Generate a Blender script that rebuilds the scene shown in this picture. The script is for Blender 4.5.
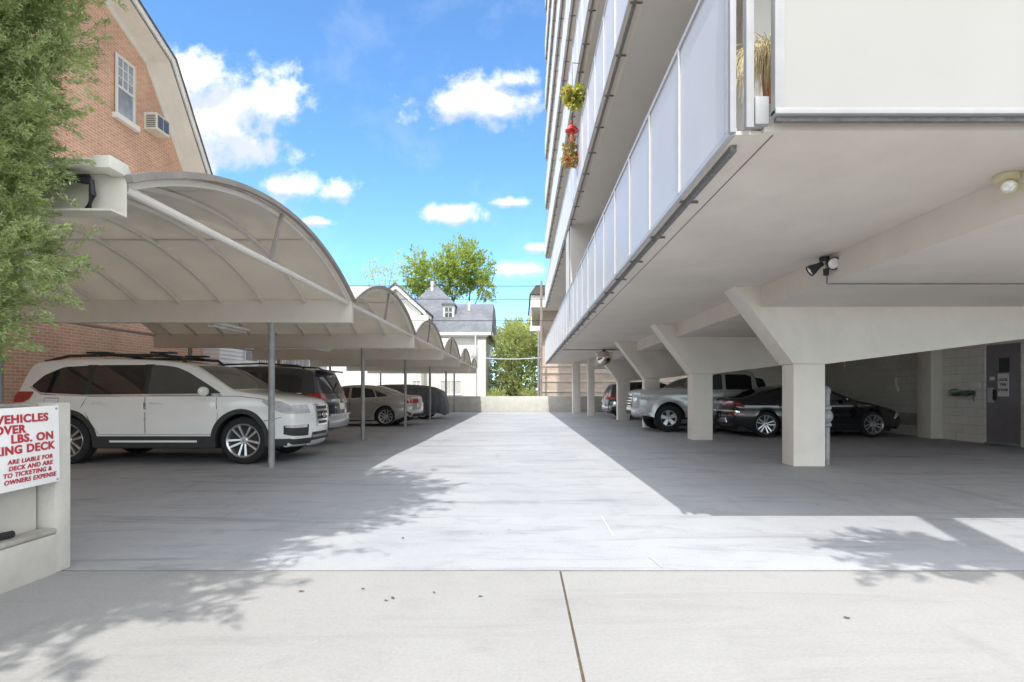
import bpy, bmesh, math, random
import numpy as np
from mathutils import Vector, Matrix
from mathutils.geometry import delaunay_2d_cdt
for o in list(bpy.data.objects): bpy.data.objects.remove(o)
R = math.radians
random.seed(7); RNG = np.random.default_rng(11)
sc = bpy.context.scene; col = sc.collection

# ------------------------------------------------------------ camera
cd = bpy.data.cameras.new('camera'); cam = bpy.data.objects.new('camera', cd); col.objects.link(cam)
cam.location = (0, 0, 1.2); cam.rotation_euler = (R(90), 0, 0)
cd.sensor_width = 36; cd.lens = 36 * 555 / 1024
cd.shift_x = (512 - 522) / 1024; cd.shift_y = (392 - 341) / 1024
cd.clip_start = .05; cd.clip_end = 5000
sc.camera = cam
# ------------------------------------------------------------ sun, sky, exposure
SUN = Vector((.24, 1.87, -2.9)).normalized()
sd = bpy.data.lights.new('sun', 'SUN'); so = bpy.data.objects.new('sun', sd); col.objects.link(so)
sd.energy = 2.25; sd.angle = R(.53); sd.color = (1, .965, .915)
so.rotation_euler = (-SUN).to_track_quat('Z', 'Y').to_euler(); so.location = (0, 0, 40)
sc.view_settings.view_transform = 'Standard'; sc.view_settings.look = 'None'
sc.view_settings.gamma = 1; sc.view_settings.use_curve_mapping = False
sc.view_settings.exposure = 1.14
sc.render.engine = 'CYCLES'
sc.cycles.max_bounces = 14; sc.cycles.diffuse_bounces = 10; sc.cycles.transparent_max_bounces = 12
sc.cycles.use_denoising = True
W = bpy.data.worlds.new('World'); sc.world = W; W.use_nodes = True
SKY_STRENGTH = .15

class NT:
    def __init__(s, nt): s.nt = nt; s.n = nt.nodes; s.l = nt.links
    def new(s, t, **k):
        n = s.n.new(t)
        for a, b in k.items(): setattr(n, a, b)
        return n
    def put(s, node, i, v):
        if v is None: return
        if hasattr(v, 'is_output') or isinstance(v, bpy.types.NodeSocket): s.l.new(v, node.inputs[i])
        else: node.inputs[i].default_value = v
    def math(s, op, a, b=None, c=None, clamp=False):
        n = s.new('ShaderNodeMath', operation=op, use_clamp=clamp)
        s.put(n, 0, a); s.put(n, 1, b); s.put(n, 2, c)
        return n.outputs[0]
    def mix(s, f, a, b, bt='MIX'):
        n = s.new('ShaderNodeMix', data_type='RGBA', blend_type=bt)
        s.put(n, 0, f); s.put(n, 6, a); s.put(n, 7, b)
        return n.outputs[2]
    def noise(s, vec, scale, detail=4, rough=.55, dist=0):
        n = s.new('ShaderNodeTexNoise'); s.put(n, 'Vector', vec)
        n.inputs['Scale'].default_value = scale; n.inputs['Detail'].default_value = detail
        n.inputs['Roughness'].default_value = rough; n.inputs['Distortion'].default_value = dist
        return n.outputs['Fac']
    def ramp(s, f, a, b, lo=(0, 0, 0, 1), hi=(1, 1, 1, 1)):
        n = s.new('ShaderNodeValToRGB'); s.put(n, 0, f)
        e = n.color_ramp.elements; e[0].position = a; e[0].color = lo; e[1].position = b; e[1].color = hi
        return n.outputs[0]
    def smooth(s, x, a, b):
        n = s.new('ShaderNodeMapRange', interpolation_type='SMOOTHSTEP'); s.put(n, 0, x)
        n.inputs[1].default_value = a; n.inputs[2].default_value = b
        return n.outputs[0]

def rgb(c): return (c[0], c[1], c[2], 1)

def build_world():
    t = NT(W.node_tree); t.n.clear()
    out = t.new('ShaderNodeOutputWorld'); bg = t.new('ShaderNodeBackground')
    sky = t.new('ShaderNodeTexSky', sky_type='NISHITA'); sky.sun_disc = False
    sky.sun_elevation = math.asin(-SUN.z); sky.sun_rotation = math.atan2(-SUN.x, -SUN.y)
    sky.altitude = 1600; sky.air_density = 1.0; sky.dust_density = .4; sky.ozone_density = 2.2
    tc = t.new('ShaderNodeTexCoord'); sp = t.new('ShaderNodeSeparateXYZ'); t.l.new(tc.outputs['Generated'], sp.inputs[0])
    y = t.math('MAXIMUM', sp.outputs[1], .03)
    u = t.math('DIVIDE', sp.outputs[0], y); v = t.math('DIVIDE', sp.outputs[2], y)
    cb = t.new('ShaderNodeCombineXYZ'); t.put(cb, 0, u); t.put(cb, 1, v)
    n1 = t.noise(cb.outputs[0], 7.5, 12, .64, .35); n2 = t.noise(cb.outputs[0], 5.5, 8, .6, .3); n3 = t.noise(cb.outputs[0], 26, 8, .62, .2)
    def pos(px, py, rx, ry): return ((px-522)/555, (392-py)/555, rx/555, ry/555)
    blobs = [(222,110,90,58),(194,76,44,34),(270,98,50,42),(246,152,60,26),(180,150,64,40),(478,100,74,32),(516,80,32,14),
             (286,187,44,20),(338,190,28,16),(457,215,40,13),(520,270,32,11),(538,248,18,8),
             (60,60,90,50),(700,200,120,40),(860,90,110,50),(-200,150,160,60),(1200,160,160,60),(510,203,26,7),(310,222,26,7)]
    m = None; sh = None
    for b in blobs:
        cx, cy, rx, ry = pos(*b)
        du = t.math('DIVIDE', t.math('SUBTRACT', u, cx), rx); dv = t.math('DIVIDE', t.math('SUBTRACT', v, cy), ry)
        r = t.math('SQRT', t.math('ADD', t.math('MULTIPLY', du, du), t.math('MULTIPLY', dv, dv)))
        k = t.math('SUBTRACT', 1.0, r)
        m = k if m is None else t.math('MAXIMUM', m, k)
        q = t.math('MULTIPLY', t.math('SUBTRACT', 0, dv), t.smooth(k, -.3, .3))
        sh = q if sh is None else t.math('MAXIMUM', sh, q)
    d = t.math('ADD', t.math('ADD', m, t.math('MULTIPLY', t.math('SUBTRACT', n1, .5), 2.1)), t.math('MULTIPLY', t.math('SUBTRACT', n3, .5), 1.5))
    mask = t.math('MULTIPLY', t.smooth(d, -.02, .85), t.smooth(sp.outputs[1], .05, .2))
    wisp = t.math('MULTIPLY', t.smooth(n2, .5, .8), .22)
    mask = t.math('MAXIMUM', mask, wisp)
    # overbright cloud added beside, above and behind the viewer, unseen, as fill light
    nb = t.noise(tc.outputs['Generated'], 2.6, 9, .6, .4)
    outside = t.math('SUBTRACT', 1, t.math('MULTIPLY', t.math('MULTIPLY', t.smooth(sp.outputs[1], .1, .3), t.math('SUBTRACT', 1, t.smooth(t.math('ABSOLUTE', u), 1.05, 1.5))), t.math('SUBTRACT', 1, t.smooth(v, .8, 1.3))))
    fill_cloud = t.math('MULTIPLY', t.math('MULTIPLY', t.smooth(nb, .30, .46), outside), t.smooth(sp.outputs[2], .0, .12))
    mask = t.math('MAXIMUM', mask, fill_cloud)
    shade = t.smooth(t.math('ADD', sh, t.math('MULTIPLY', t.math('SUBTRACT', n2, .5), 2.2)), -.1, .6)
    ccol = t.mix(shade, (4.7, 4.65, 4.6, 1), (2.5, 2.72, 3.1, 1))
    ccol = t.mix(fill_cloud, ccol, (8.6, 8.9, 9.5, 1))
    skyc = t.mix(1.0, sky.outputs[0], (.68, .945, 1.08, 1), 'MULTIPLY')
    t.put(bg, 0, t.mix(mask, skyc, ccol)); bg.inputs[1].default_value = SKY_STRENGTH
    t.l.new(bg.outputs[0], out.inputs[0])
build_world()

# ------------------------------------------------------------ materials
MATS = {}
def mat(name, c, rough=.6, metal=0, var=.12, scale=2.5, bump=0, bscale=60, spec=.5, coat=0, trans=0, stain=0, streak=None, emit=None, stretch=None):
    if name in MATS: return MATS[name]
    m = bpy.data.materials.new(name); m.use_nodes = True; MATS[name] = m
    t = NT(m.node_tree); p = t.n['Principled BSDF']
    tc = t.new('ShaderNodeTexCoord'); v = tc.outputs['Object']
    if stretch:
        mp = t.new('ShaderNodeMapping'); t.l.new(v, mp.inputs[0]); mp.inputs['Scale'].default_value = stretch; v = mp.outputs[0]
    f = t.noise(v, scale, 6, .6)
    lo = rgb([x * (1 - var) for x in c]); hi = rgb([min(1, x * (1 + var)) for x in c])
    cc = t.ramp(f, .3, .7, lo, hi)
    if stain:
        f2 = t.noise(v, scale * .35, 7, .68, .6)
        cc = t.mix(t.math('MULTIPLY', t.smooth(f2, .52, .72), stain), cc, rgb([x * .5 for x in c]))
        f3 = t.noise(v, scale * 14, 3, .6)
        cc = t.mix(t.math('MULTIPLY', t.smooth(f3, .6, .75), stain * .5), cc, rgb([x * .6 for x in c]))
    t.put(p, 'Base Color', cc); p.inputs['Roughness'].default_value = rough; p.inputs['Metallic'].default_value = metal
    p.inputs['Specular IOR Level'].default_value = spec; p.inputs['Coat Weight'].default_value = coat; p.inputs['Coat Roughness'].default_value = .04
    if bump:
        b = t.new('ShaderNodeBump'); b.inputs['Strength'].default_value = bump; b.inputs['Distance'].default_value = .01
        t.put(b, 'Height', t.noise(v, bscale, 5, .6)); t.l.new(b.outputs[0], p.inputs['Normal'])
    if emit: p.inputs['Emission Color'].default_value = rgb(emit[0]); p.inputs['Emission Strength'].default_value = emit[1]
    if trans:
        tr = t.new('ShaderNodeBsdfTranslucent'); t.put(tr, 0, cc); mx = t.new('ShaderNodeMixShader'); mx.inputs[0].default_value = trans
        t.l.new(p.outputs[0], mx.inputs[1]); t.l.new(tr.outputs[0], mx.inputs[2]); t.l.new(mx.outputs[0], t.n['Material Output'].inputs[0])
    return m

def brick_mat(name, c1, c2, mortar, bw, bh, ms, axis, rough=.85, bump=.5, var=.25):
    if name in MATS: return MATS[name]
    m = bpy.data.materials.new(name); m.use_nodes = True; MATS[name] = m
    t = NT(m.node_tree); p = t.n['Principled BSDF']
    tc = t.new('ShaderNodeTexCoord'); sp = t.new('ShaderNodeSeparateXYZ'); t.l.new(tc.outputs['Object'], sp.inputs[0])
    cb = t.new('ShaderNodeCombineXYZ'); t.put(cb, 0, sp.outputs[{'x': 1, 'y': 0}[axis]]); t.put(cb, 1, sp.outputs[2])
    b = t.new('ShaderNodeTexBrick'); t.l.new(cb.outputs[0], b.inputs['Vector'])
    b.inputs['Color1'].default_value = rgb(c1); b.inputs['Color2'].default_value = rgb(c2); b.inputs['Mortar'].default_value = rgb(mortar)
    b.inputs['Scale'].default_value = 1; b.inputs['Brick Width'].default_value = bw; b.inputs['Row Height'].default_value = bh
    b.inputs['Mortar Size'].default_value = ms; b.inputs['Bias'].default_value = -.1; b.inputs['Mortar Smooth'].default_value = .2
    f = t.noise(tc.outputs['Object'], .9, 6, .62)
    cc = t.mix(1.0, b.outputs['Color'], t.ramp(f, .3, .7, (1 - var, 1 - var, 1 - var, 1), (1 + var * .3,) * 3 + (1,)), 'MULTIPLY')
    t.put(p, 'Base Color', cc); p.inputs['Roughness'].default_value = rough
    bp = t.new('ShaderNodeBump'); bp.inputs['Strength'].default_value = bump; bp.inputs['Distance'].default_value = .008; bp.invert = True
    t.put(bp, 'Height', b.outputs['Fac']); t.l.new(bp.outputs[0], p.inputs['Normal'])
    return m

def floor_mat(name, base, cool, dirt, kind):
    m = bpy.data.materials.new(name); m.use_nodes = True; MATS[name] = m
    t = NT(m.node_tree); p = t.n['Principled BSDF']
    tc = t.new('ShaderNodeTexCoord'); v = tc.outputs['Object']
    mp = t.new('ShaderNodeMapping'); t.l.new(v, mp.inputs[0]); mp.inputs['Scale'].default_value = (.22, 1.5, 1)
    mq = t.new('ShaderNodeMapping'); t.l.new(v, mq.inputs[0]); mq.inputs['Scale'].default_value = (1.6, .16, 1)
    big = t.noise(v, .45, 7, .62, .5); mid = t.noise(v, 2.6, 7, .66, .3); fine = t.noise(v, 55, 4, .65); grit = t.noise(v, 210, 2, .5)
    st = t.noise(mp.outputs[0], 1.7, 9, .72, .9); tr = t.noise(mq.outputs[0], 1.5, 6, .6, .4)
    c = t.mix(t.smooth(big, .34, .66), rgb(base), rgb(cool))
    c = t.mix(t.math('MULTIPLY', t.smooth(mid, .5, .74), .35), c, rgb(dirt))
    k = .72 if kind == 'deck' else .42
    c = t.mix(t.math('MULTIPLY', t.smooth(st, .50, .70), k), c, rgb(dirt))
    c = t.mix(t.math('MULTIPLY', t.smooth(tr, .56, .76), k * .45), c, rgb([x * .9 for x in dirt]))
    sp = t.noise(v, 6.5, 3, .5)
    c = t.mix(t.math('MULTIPLY', t.smooth(sp, .72, .78), .55 if kind == 'deck' else .35), c, rgb([x * .5 for x in dirt]))
    vo = t.new('ShaderNodeTexVoronoi', feature='DISTANCE_TO_EDGE'); vo.inputs['Scale'].default_value = .23
    wv = t.new('ShaderNodeMix', data_type='RGBA', blend_type='ADD'); wv.inputs[0].default_value = 1; t.put(wv, 6, v)
    nc = t.new('ShaderNodeTexNoise'); t.put(nc, 'Vector', v); nc.inputs['Scale'].default_value = 1.1; nc.inputs['Detail'].default_value = 6; t.put(wv, 7, nc.outputs['Color'])
    t.put(vo, 'Vector', wv.outputs[2])
    ck = t.math('MULTIPLY', t.math('SUBTRACT', 1, t.smooth(vo.outputs['Distance'], .0006, .0022)), t.smooth(mid, .42, .56))
    c = t.mix(t.math('MULTIPLY', ck, .22 if kind == 'deck' else 0.0), c, rgb([x * .4 for x in dirt]))
    c = t.mix(.5, c, t.mix(1, c, t.ramp(fine, .25, .75, (.78, .78, .78, 1), (1.16, 1.16, 1.16, 1)), 'MULTIPLY'))
    c = t.mix(t.math('MULTIPLY', t.smooth(grit, .68, .8), .35), c, rgb([x * .45 for x in base]))
    t.put(p, 'Base Color', c); p.inputs['Roughness'].default_value = .78; p.inputs['Specular IOR Level'].default_value = .35
    b = t.new('ShaderNodeBump'); b.inputs['Strength'].default_value = .35; b.inputs['Distance'].default_value = .006
    t.put(b, 'Height', t.math('ADD', fine, t.math('MULTIPLY', grit, .6))); t.l.new(b.outputs[0], p.inputs['Normal'])
    return m

def leaf_mat(name, c1, c2, trans=.35):
    m = bpy.data.materials.new(name); m.use_nodes = True; MATS[name] = m
    t = NT(m.node_tree); p = t.n['Principled BSDF']
    tc = t.new('ShaderNodeTexCoord'); f = t.noise(tc.outputs['Object'], 3.2, 5, .65)
    g = t.new('ShaderNodeNewGeometry')
    f = t.math('ADD', t.math('MULTIPLY', f, .75), t.math('MULTIPLY', g.outputs['Random Per Island'], .3))
    c = t.ramp(f, .3, .8, rgb(c1), rgb(c2))
    t.put(p, 'Base Color', c); p.inputs['Roughness'].default_value = .5; p.inputs['Specular IOR Level'].default_value = .3
    tr = t.new('ShaderNodeBsdfTranslucent'); t.put(tr, 0, t.mix(1, c, (1.3, 1.35, .7, 1), 'MULTIPLY')); mx = t.new('ShaderNodeMixShader'); mx.inputs[0].default_value = trans
    t.l.new(p.outputs[0], mx.inputs[1]); t.l.new(tr.outputs[0], mx.inputs[2]); t.l.new(mx.outputs[0], t.n['Material Output'].inputs[0])
    return m

# ------------------------------------------------------------ mesh helpers
class MB:
    def __init__(s): s.v = []; s.f = []; s.m = []; s.k = 0
    def add(s, vs, fs):
        b = len(s.v); s.v += [tuple(p) for p in vs]; s.f += [tuple(i + b for i in f) for f in fs]; s.m += [s.k] * len(fs)
        return s
    def box(s, x0, x1, y0, y1, z0, z1):
        return s.add([(x0,y0,z0),(x1,y0,z0),(x1,y1,z0),(x0,y1,z0),(x0,y0,z1),(x1,y0,z1),(x1,y1,z1),(x0,y1,z1)],
              [(3,2,1,0),(4,5,6,7),(0,1,5,4),(1,2,6,5),(2,3,7,6),(3,0,4,7)])
    def path(s, pts, r, n=8, closed=False, rz=None, caps=True):
        pts = [Vector(p) for p in pts]; N = len(pts); ring = []
        for i, p in enumerate(pts):
            a = pts[(i - 1) % N] if (closed or i) else p; b = pts[(i + 1) % N] if (closed or i < N - 1) else p
            d = (b - a).normalized(); up = Vector((0, 0, 1)) if abs(d.z) < .95 else Vector((1, 0, 0))
            q = d.cross(up).normalized(); w = q.cross(d)
            rr = r[i] if isinstance(r, (list, tuple)) else r
            for k in range(n):
                t = 2 * math.pi * (k + .5) / n
                ring.append(p + q * rr * math.cos(t) + w * (rz or rr) * math.sin(t))
        fs = []
        for i in range(N if closed else N - 1):
            j = (i + 1) % N
            for k in range(n): fs.append((i*n + k, i*n + (k+1) % n, j*n + (k+1) % n, j*n + k))
        if not closed and caps: fs += [tuple(range(n))[::-1], tuple((N-1)*n + k for k in range(n))]
        return s.add(ring, fs)
    def lathe(s, prof, c=(0,0,0), axis='z', n=32, a0=0, a1=2*math.pi):
        full = abs(a1 - a0 - 2*math.pi) < 1e-6; K = n if full else n + 1; vs = []
        for i in range(K):
            t = a0 + (a1 - a0) * i / n; ca, sa = math.cos(t), math.sin(t)
            for r, h in prof:
                p = {'z': (r*ca, r*sa, h), 'y': (r*ca, h, r*sa), 'x': (h, r*ca, r*sa)}[axis]
                vs.append((p[0]+c[0], p[1]+c[1], p[2]+c[2]))
        L = len(prof); fs = []
        for i in range(n):
            j = (i + 1) % K
            for k in range(L - 1): fs.append((i*L+k, j*L+k, j*L+k+1, i*L+k+1))
        return s.add(vs, fs)
    def prism(s, poly, axis, a0, a1):
        def P(u, v, w): return {'y': (u, w, v), 'x': (w, u, v), 'z': (u, v, w)}[axis]
        n = len(poly); vs = [P(u, v, a0) for u, v in poly] + [P(u, v, a1) for u, v in poly]
        return s.add(vs, [tuple(range(n)), tuple(range(2*n-1, n-1, -1))] + [(i, (i+1) % n, n+(i+1) % n, n+i) for i in range(n)])
    def xform(s, M, start=0):
        for i in range(start, len(s.v)): s.v[i] = tuple(M @ Vector(s.v[i]))
        return s
    def mesh(s, name, mats, smooth=35, bevel=0, merge=False, off=None):
        me = bpy.data.meshes.new(name)
        vs = s.v if off is None else [(a-off[0], b-off[1], c-off[2]) for a, b, c in s.v]
        me.from_pydata(vs, [], s.f)
        for mm in (mats if isinstance(mats, (list, tuple)) else [mats]): me.materials.append(mm)
        if any(s.m): me.polygons.foreach_set('material_index', s.m)
        bm = bmesh.new(); bm.from_mesh(me)
        if merge or bevel: bmesh.ops.remove_doubles(bm, verts=bm.verts, dist=1e-4)
        bmesh.ops.recalc_face_normals(bm, faces=bm.faces)
        if bevel:
            es = [e for e in bm.edges if len(e.link_faces) == 2 and e.calc_face_angle(0) > .6]
            bmesh.ops.bevel(bm, geom=es, offset=bevel, segments=2, affect='EDGES', profile=.6, clamp_overlap=True)
        bm.to_mesh(me); bm.free()
        if smooth:
            me.shade_smooth(); me.set_sharp_from_angle(angle=R(smooth))
        return me

def props(o, label=None, cat=None, group=None, kind=None):
    if label: o['label'] = label
    if cat: o['category'] = cat
    if group: o['group'] = group
    if kind: o['kind'] = kind
    return o
def root(name, loc, label, cat, group=None, rz=0):
    o = bpy.data.objects.new(name, None); col.objects.link(o); o.location = loc; o.rotation_euler = (0, 0, rz); o.empty_display_size = .2
    return props(o, label, cat, group)
def part(mb, name, mats, parent, local=False, label=None, smooth=35, bevel=0, merge=False, kind=None):
    """child mesh; verts are in world coordinates unless local=True (thing roots are unrotated in the world case)"""
    o = bpy.data.objects.new(name, mb if isinstance(mb, bpy.types.Mesh) else mb.mesh(name, mats, smooth, bevel, merge)); col.objects.link(o); o.parent = parent
    if not local and parent.type == 'EMPTY' and parent.parent is None: o.location = -Vector(parent.location)
    return props(o, label, None, None, kind)
def thing(mb, name, mats, label, cat, loc, group=None, smooth=35, bevel=0, merge=False):
    o = bpy.data.objects.new(name, mb.mesh(name, mats, smooth, bevel, merge, off=loc)); col.objects.link(o); o.location = loc
    return props(o, label, cat, group)
def struct(mb, name, mats, kind='structure', smooth=0, bevel=0):
    o = bpy.data.objects.new(name, mb.mesh(name, mats, smooth, bevel)); col.objects.link(o); return props(o, kind=kind)
def copy_tree(o, parent=None):
    c = o.copy(); col.objects.link(c); c.parent = parent
    for ch in list(o.children): copy_tree(ch, c)
    return c
def text_mesh(mb, s, size, M, bold=.0, right=None, align='LEFT', shear=0, extr=.0012, sx=1):
    cu = bpy.data.curves.new('t', 'FONT'); cu.body = s; cu.size = size; cu.extrude = extr; cu.offset = bold; cu.shear = shear; cu.align_x = align; cu.resolution_u = 4; cu.space_character = 1.10
    ob = bpy.data.objects.new('t', cu); me = bpy.data.meshes.new_from_object(ob)
    vs = [v.co.copy() for v in me.vertices]; x1 = max(v.x for v in vs)
    if right is not None:
        for v in vs: v.x = right - (x1 - v.x) * sx
    elif sx != 1:
        for v in vs: v.x *= sx
    mb.add([M @ v for v in vs], [tuple(p.vertices) for p in me.polygons])
    bpy.data.objects.remove(ob); bpy.data.curves.remove(cu); bpy.data.meshes.remove(me)
# ------------------------------------------------------------ material palette
M = dict(
 deck=floor_mat('deck_coating', (.37,.378,.39), (.322,.33,.35), (.20,.205,.22), 'deck'),
 walk=floor_mat('sidewalk_concrete', (.31,.306,.299), (.285,.281,.273), (.215,.21,.203), 'walk'),
 joint=mat('joint_filler', (.10,.075,.05), .95, var=.4, scale=30),
 ground=mat('distant_ground', (.17,.16,.14), .95, var=.3, scale=.2),
 cast=mat('painted_concrete', (.78,.735,.67), .75, var=.05, scale=1.1, bump=.12, bscale=24, stain=.22),
 soffit=mat('painted_soffit', (.68,.625,.56), .8, var=.075, scale=.7, bump=.1, bscale=16, stain=.2),
 wallpaint=brick_mat('painted_block', (.82,.80,.75), (.78,.76,.71), (.60,.58,.54), .40, .205, .006, 'x', bump=.5, var=.10),
 guard=mat('guard_wall_paint', (.52,.50,.45), .85, var=.10, scale=3, bump=.3, bscale=45, stain=.35),
 ledge=mat('weathered_coping', (.36,.34,.30), .9, var=.2, scale=6, bump=.5, bscale=60, stain=.5),
 panel=mat('frosted_panel', (.63,.625,.64), .35, var=.03, scale=1.2, spec=.5),
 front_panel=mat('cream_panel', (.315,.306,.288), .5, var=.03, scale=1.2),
 alu=mat('white_aluminium', (.52,.52,.54), .4, var=.05, scale=8),
 darkrail=mat('dark_rail', (.17,.165,.165), .7, var=.3, scale=20, bump=.3),
 dark=mat('dark_gap', (.02,.02,.022), .8),
 stucco=mat('balcony_stucco', (.56,.545,.52), .85, var=.05, scale=1.2),
 port=mat('carport_paint', (.66,.62,.55), .55, var=.05, scale=2, stain=.15),
 sheet=mat('carport_sheet', (.72,.68,.61), .6, var=.06, scale=1.3, stain=.25, trans=.27),
 rib=mat('carport_rib', (.68,.655,.60), .5, var=.05, scale=3),
 post=mat('galvanised_post', (.30,.30,.31), .5, metal=.2, var=.2, scale=5, stain=.25),
 brick=brick_mat('red_brick', (.62,.33,.21), (.53,.26,.155), (.62,.52,.42), .215, .072, .010, 'x'),
 brickx=brick_mat('tan_brick', (.56,.43,.34), (.48,.35,.27), (.52,.47,.41), .22, .075, .012, 'y'),
 trim=mat('painted_trim', (.70,.68,.62), .6, var=.08, scale=2, stain=.12),
 shingle=mat('brown_shingle', (.10,.085,.075), .9, var=.3, scale=12, bump=.4),
 slate=brick_mat('grey_shingle', (.17,.18,.20), (.13,.14,.16), (.10,.105,.12), .3, .14, .012, 'y', bump=.6, var=.3),
 alu2=mat('grey_aluminium', (.33,.33,.335), .4, var=.06, scale=8),
 white=mat('white_paint', (.62,.61,.57), .6, var=.05, scale=1.5, stain=.06),
 siding=mat('white_siding', (.74,.74,.73), .55, var=.05, scale=(1.2)),
 glass=mat('window_glass', (.035,.042,.05), .04, var=.3, scale=1.2, spec=.8),
 dooring=mat('grey_door_paint', (.24,.225,.25), .5, var=.1, scale=5, stain=.1),
 whitep=mat('white_plastic', (.8,.8,.78), .4, var=.03),
 sign=mat('sign_white', (.82,.81,.79), .45, var=.04, scale=6, stain=.08),
 red=mat('sign_red', (.42,.03,.045), .5, var=.08),
 blk=mat('black_print', (.02,.02,.02), .6),
 rubber=mat('black_rubber', (.018,.018,.019), .85, var=.3, scale=20),
 bplastic=mat('black_plastic', (.025,.025,.027), .55, var=.15, scale=10),
 steel=mat('bare_steel', (.45,.45,.46), .35, metal=.85, var=.15, scale=8),
 terra=mat('terracotta', (.42,.17,.08), .85, var=.15, scale=8),
 wood=mat('weathered_pole', (.26,.22,.19), .9, var=.25, scale=6, bump=.4),
 bark=mat('bark', (.11,.085,.065), .95, var=.35, scale=9, bump=.8, bscale=30),
 soil=mat('planter_soil', (.06,.045,.035), 1, var=.4, scale=14, bump=.8),
)
# ------------------------------------------------------------ ground
g = MB().box(-900, 900, -300, 1600, -1.2, -.6); struct(g, 'ground', M['ground'])
JY = 3.72
g = MB().box(-20, 22, JY + .024, 33.4, -.4, 0); struct(g, 'parking_deck', M['deck'])
g = MB().box(-20, .249, -26, JY - .006, -.3, .002); struct(g, 'sidewalk', M['walk'])  # both slabs lengthened behind the viewer, unseen, to bounce sunlight under the tower
g = MB().box(.263, 22, -26, JY - .006, -.3, .001); struct(g, 'sidewalk', M['walk'])
g = MB().box(-20, 22, JY - .02, JY + .04, -.3, -.005).box(.24, .27, -8, JY - .02, -.3, -.006); struct(g, 'joint_filler', M['joint'])
# faint old paint marks on the deck
g = MB()
for (x0, y0, x1, y1) in ((.77, 5.35, .76, 4.62), (.93, 4.05, .96, 3.80)):
    g.add([(x0-.008,y0,.004),(x0+.008,y0,.004),(x1+.008,y1,.004),(x1-.008,y1,.004)], [(0,1,2,3)])
struct(g, 'painted_marking', mat('worn_paint', (.46,.46,.46), .8, var=.1, scale=30))

# ------------------------------------------------------------ far parapet
thing(MB().box(-16, 14, 33, 33.2, 0, .95), 'parapet_wall', M['guard'], 'long low painted concrete wall closing the far end of the parking deck', 'wall', (0, 33, 0), bevel=.012)

# ------------------------------------------------------------ guard wall with its planter ledge, left foreground
rt = root('guard_wall', (-3.2, 3.7, 0), 'low beige concrete guard wall with a ledge and square end pier beside the driveway', 'wall')
part(MB().box(-3.36, -3.2, -4, 3.66, .25, 1.10), 'wall_panel', M['guard'], rt, bevel=.01)
part(MB().box(-3.30, -3.088, 3.675, 3.80, 0, 1.13), 'end_pier', M['guard'], rt, bevel=.012)
part(MB().box(-3.20, -3.08, -4, 3.672, 0, .265), 'ledge', M['guard'], rt, bevel=.01)
part(MB().box(-3.20, -3.075, -4, 3.674, .267, .30), 'coping', M['ledge'], rt, bevel=.012)
part(MB().box(-3.36, -3.2, -4, 3.66, 1.102, 1.125), 'cap', M['ledge'], rt, bevel=.008)
# sign
rt = root('warning_sign', (-3.05, 3.3, .62), 'white metal sign with red lettering warning about the parking deck, on the guard wall', 'sign')
tilt = Matrix.Translation((-3.06, 3.665, 1.112)) @ Matrix.Rotation(R(1.2), 4, 'X')
b = MB().box(-.006, .0, -.80, 0, -.50, 0); b.xform(tilt); sp_ = part(b, 'sign_plate', M['sign'], rt, bevel=.002)
def signM(y, z): return tilt @ Matrix.Translation((.003, y, z)) @ Matrix(((0,0,1,0),(1,0,0,0),(0,1,0,0),(0,0,0,1)))
b = MB()
for s, size, right, z, bold, sh, sx in (('VEHICLES', .069, -.085, -.092, .0024, 0, 1.12), ('OVER', .069, -.245, -.155, .0024, 0, 1.12), ('LBS. ON', .069, -.05, -.213, .0024, 0, 1.12), ('PARKING DECK', .069, -.035, -.278, .0024, 0, 1.07),
     ('ARE LIABLE FOR', .038, -.055, -.338, .0009, .12, 1.06), ('DECK AND ARE', .038, -.055, -.378, .0009, .12, 1.06), ('TO TICKETING &', .038, -.065, -.417, .0009, .12, 1.06), ('OWNERS EXPENSE', .038, -.03, -.458, .0009, .12, 1.06)):
    b = MB(); text_mesh(b, s, size, signM(0, z), bold, right=right, shear=sh, sx=sx); part(b, 'lettering', M['red'], rt, smooth=0)
for y, z in ((-.02, -.02), (-.02, -.485)):
    part(MB().lathe([(0, .006), (.006, .005), (.008, 0)], c=(0, y, z), axis='x', n=10).xform(tilt), 'bolt', M['steel'], rt)
thing(MB().path([(-3.15, 3.05, .33), (-3.13, 3.16, .34), (-3.155, 3.3, .33), (-3.14, 3.42, .325)], .022, 10), 'garden_hose', M['rubber'], 'short black hose end lying on the ledge below the warning sign', 'hose', (-3.15, 3.2, .3))
b = MB().box(-9, -3.37, -4, 3.6, -.3, .12); thing(b, 'planter_bed', M['soil'], 'dark soil bed behind the guard wall under the juniper', 'planter', (-6, 0, -.3))

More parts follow.
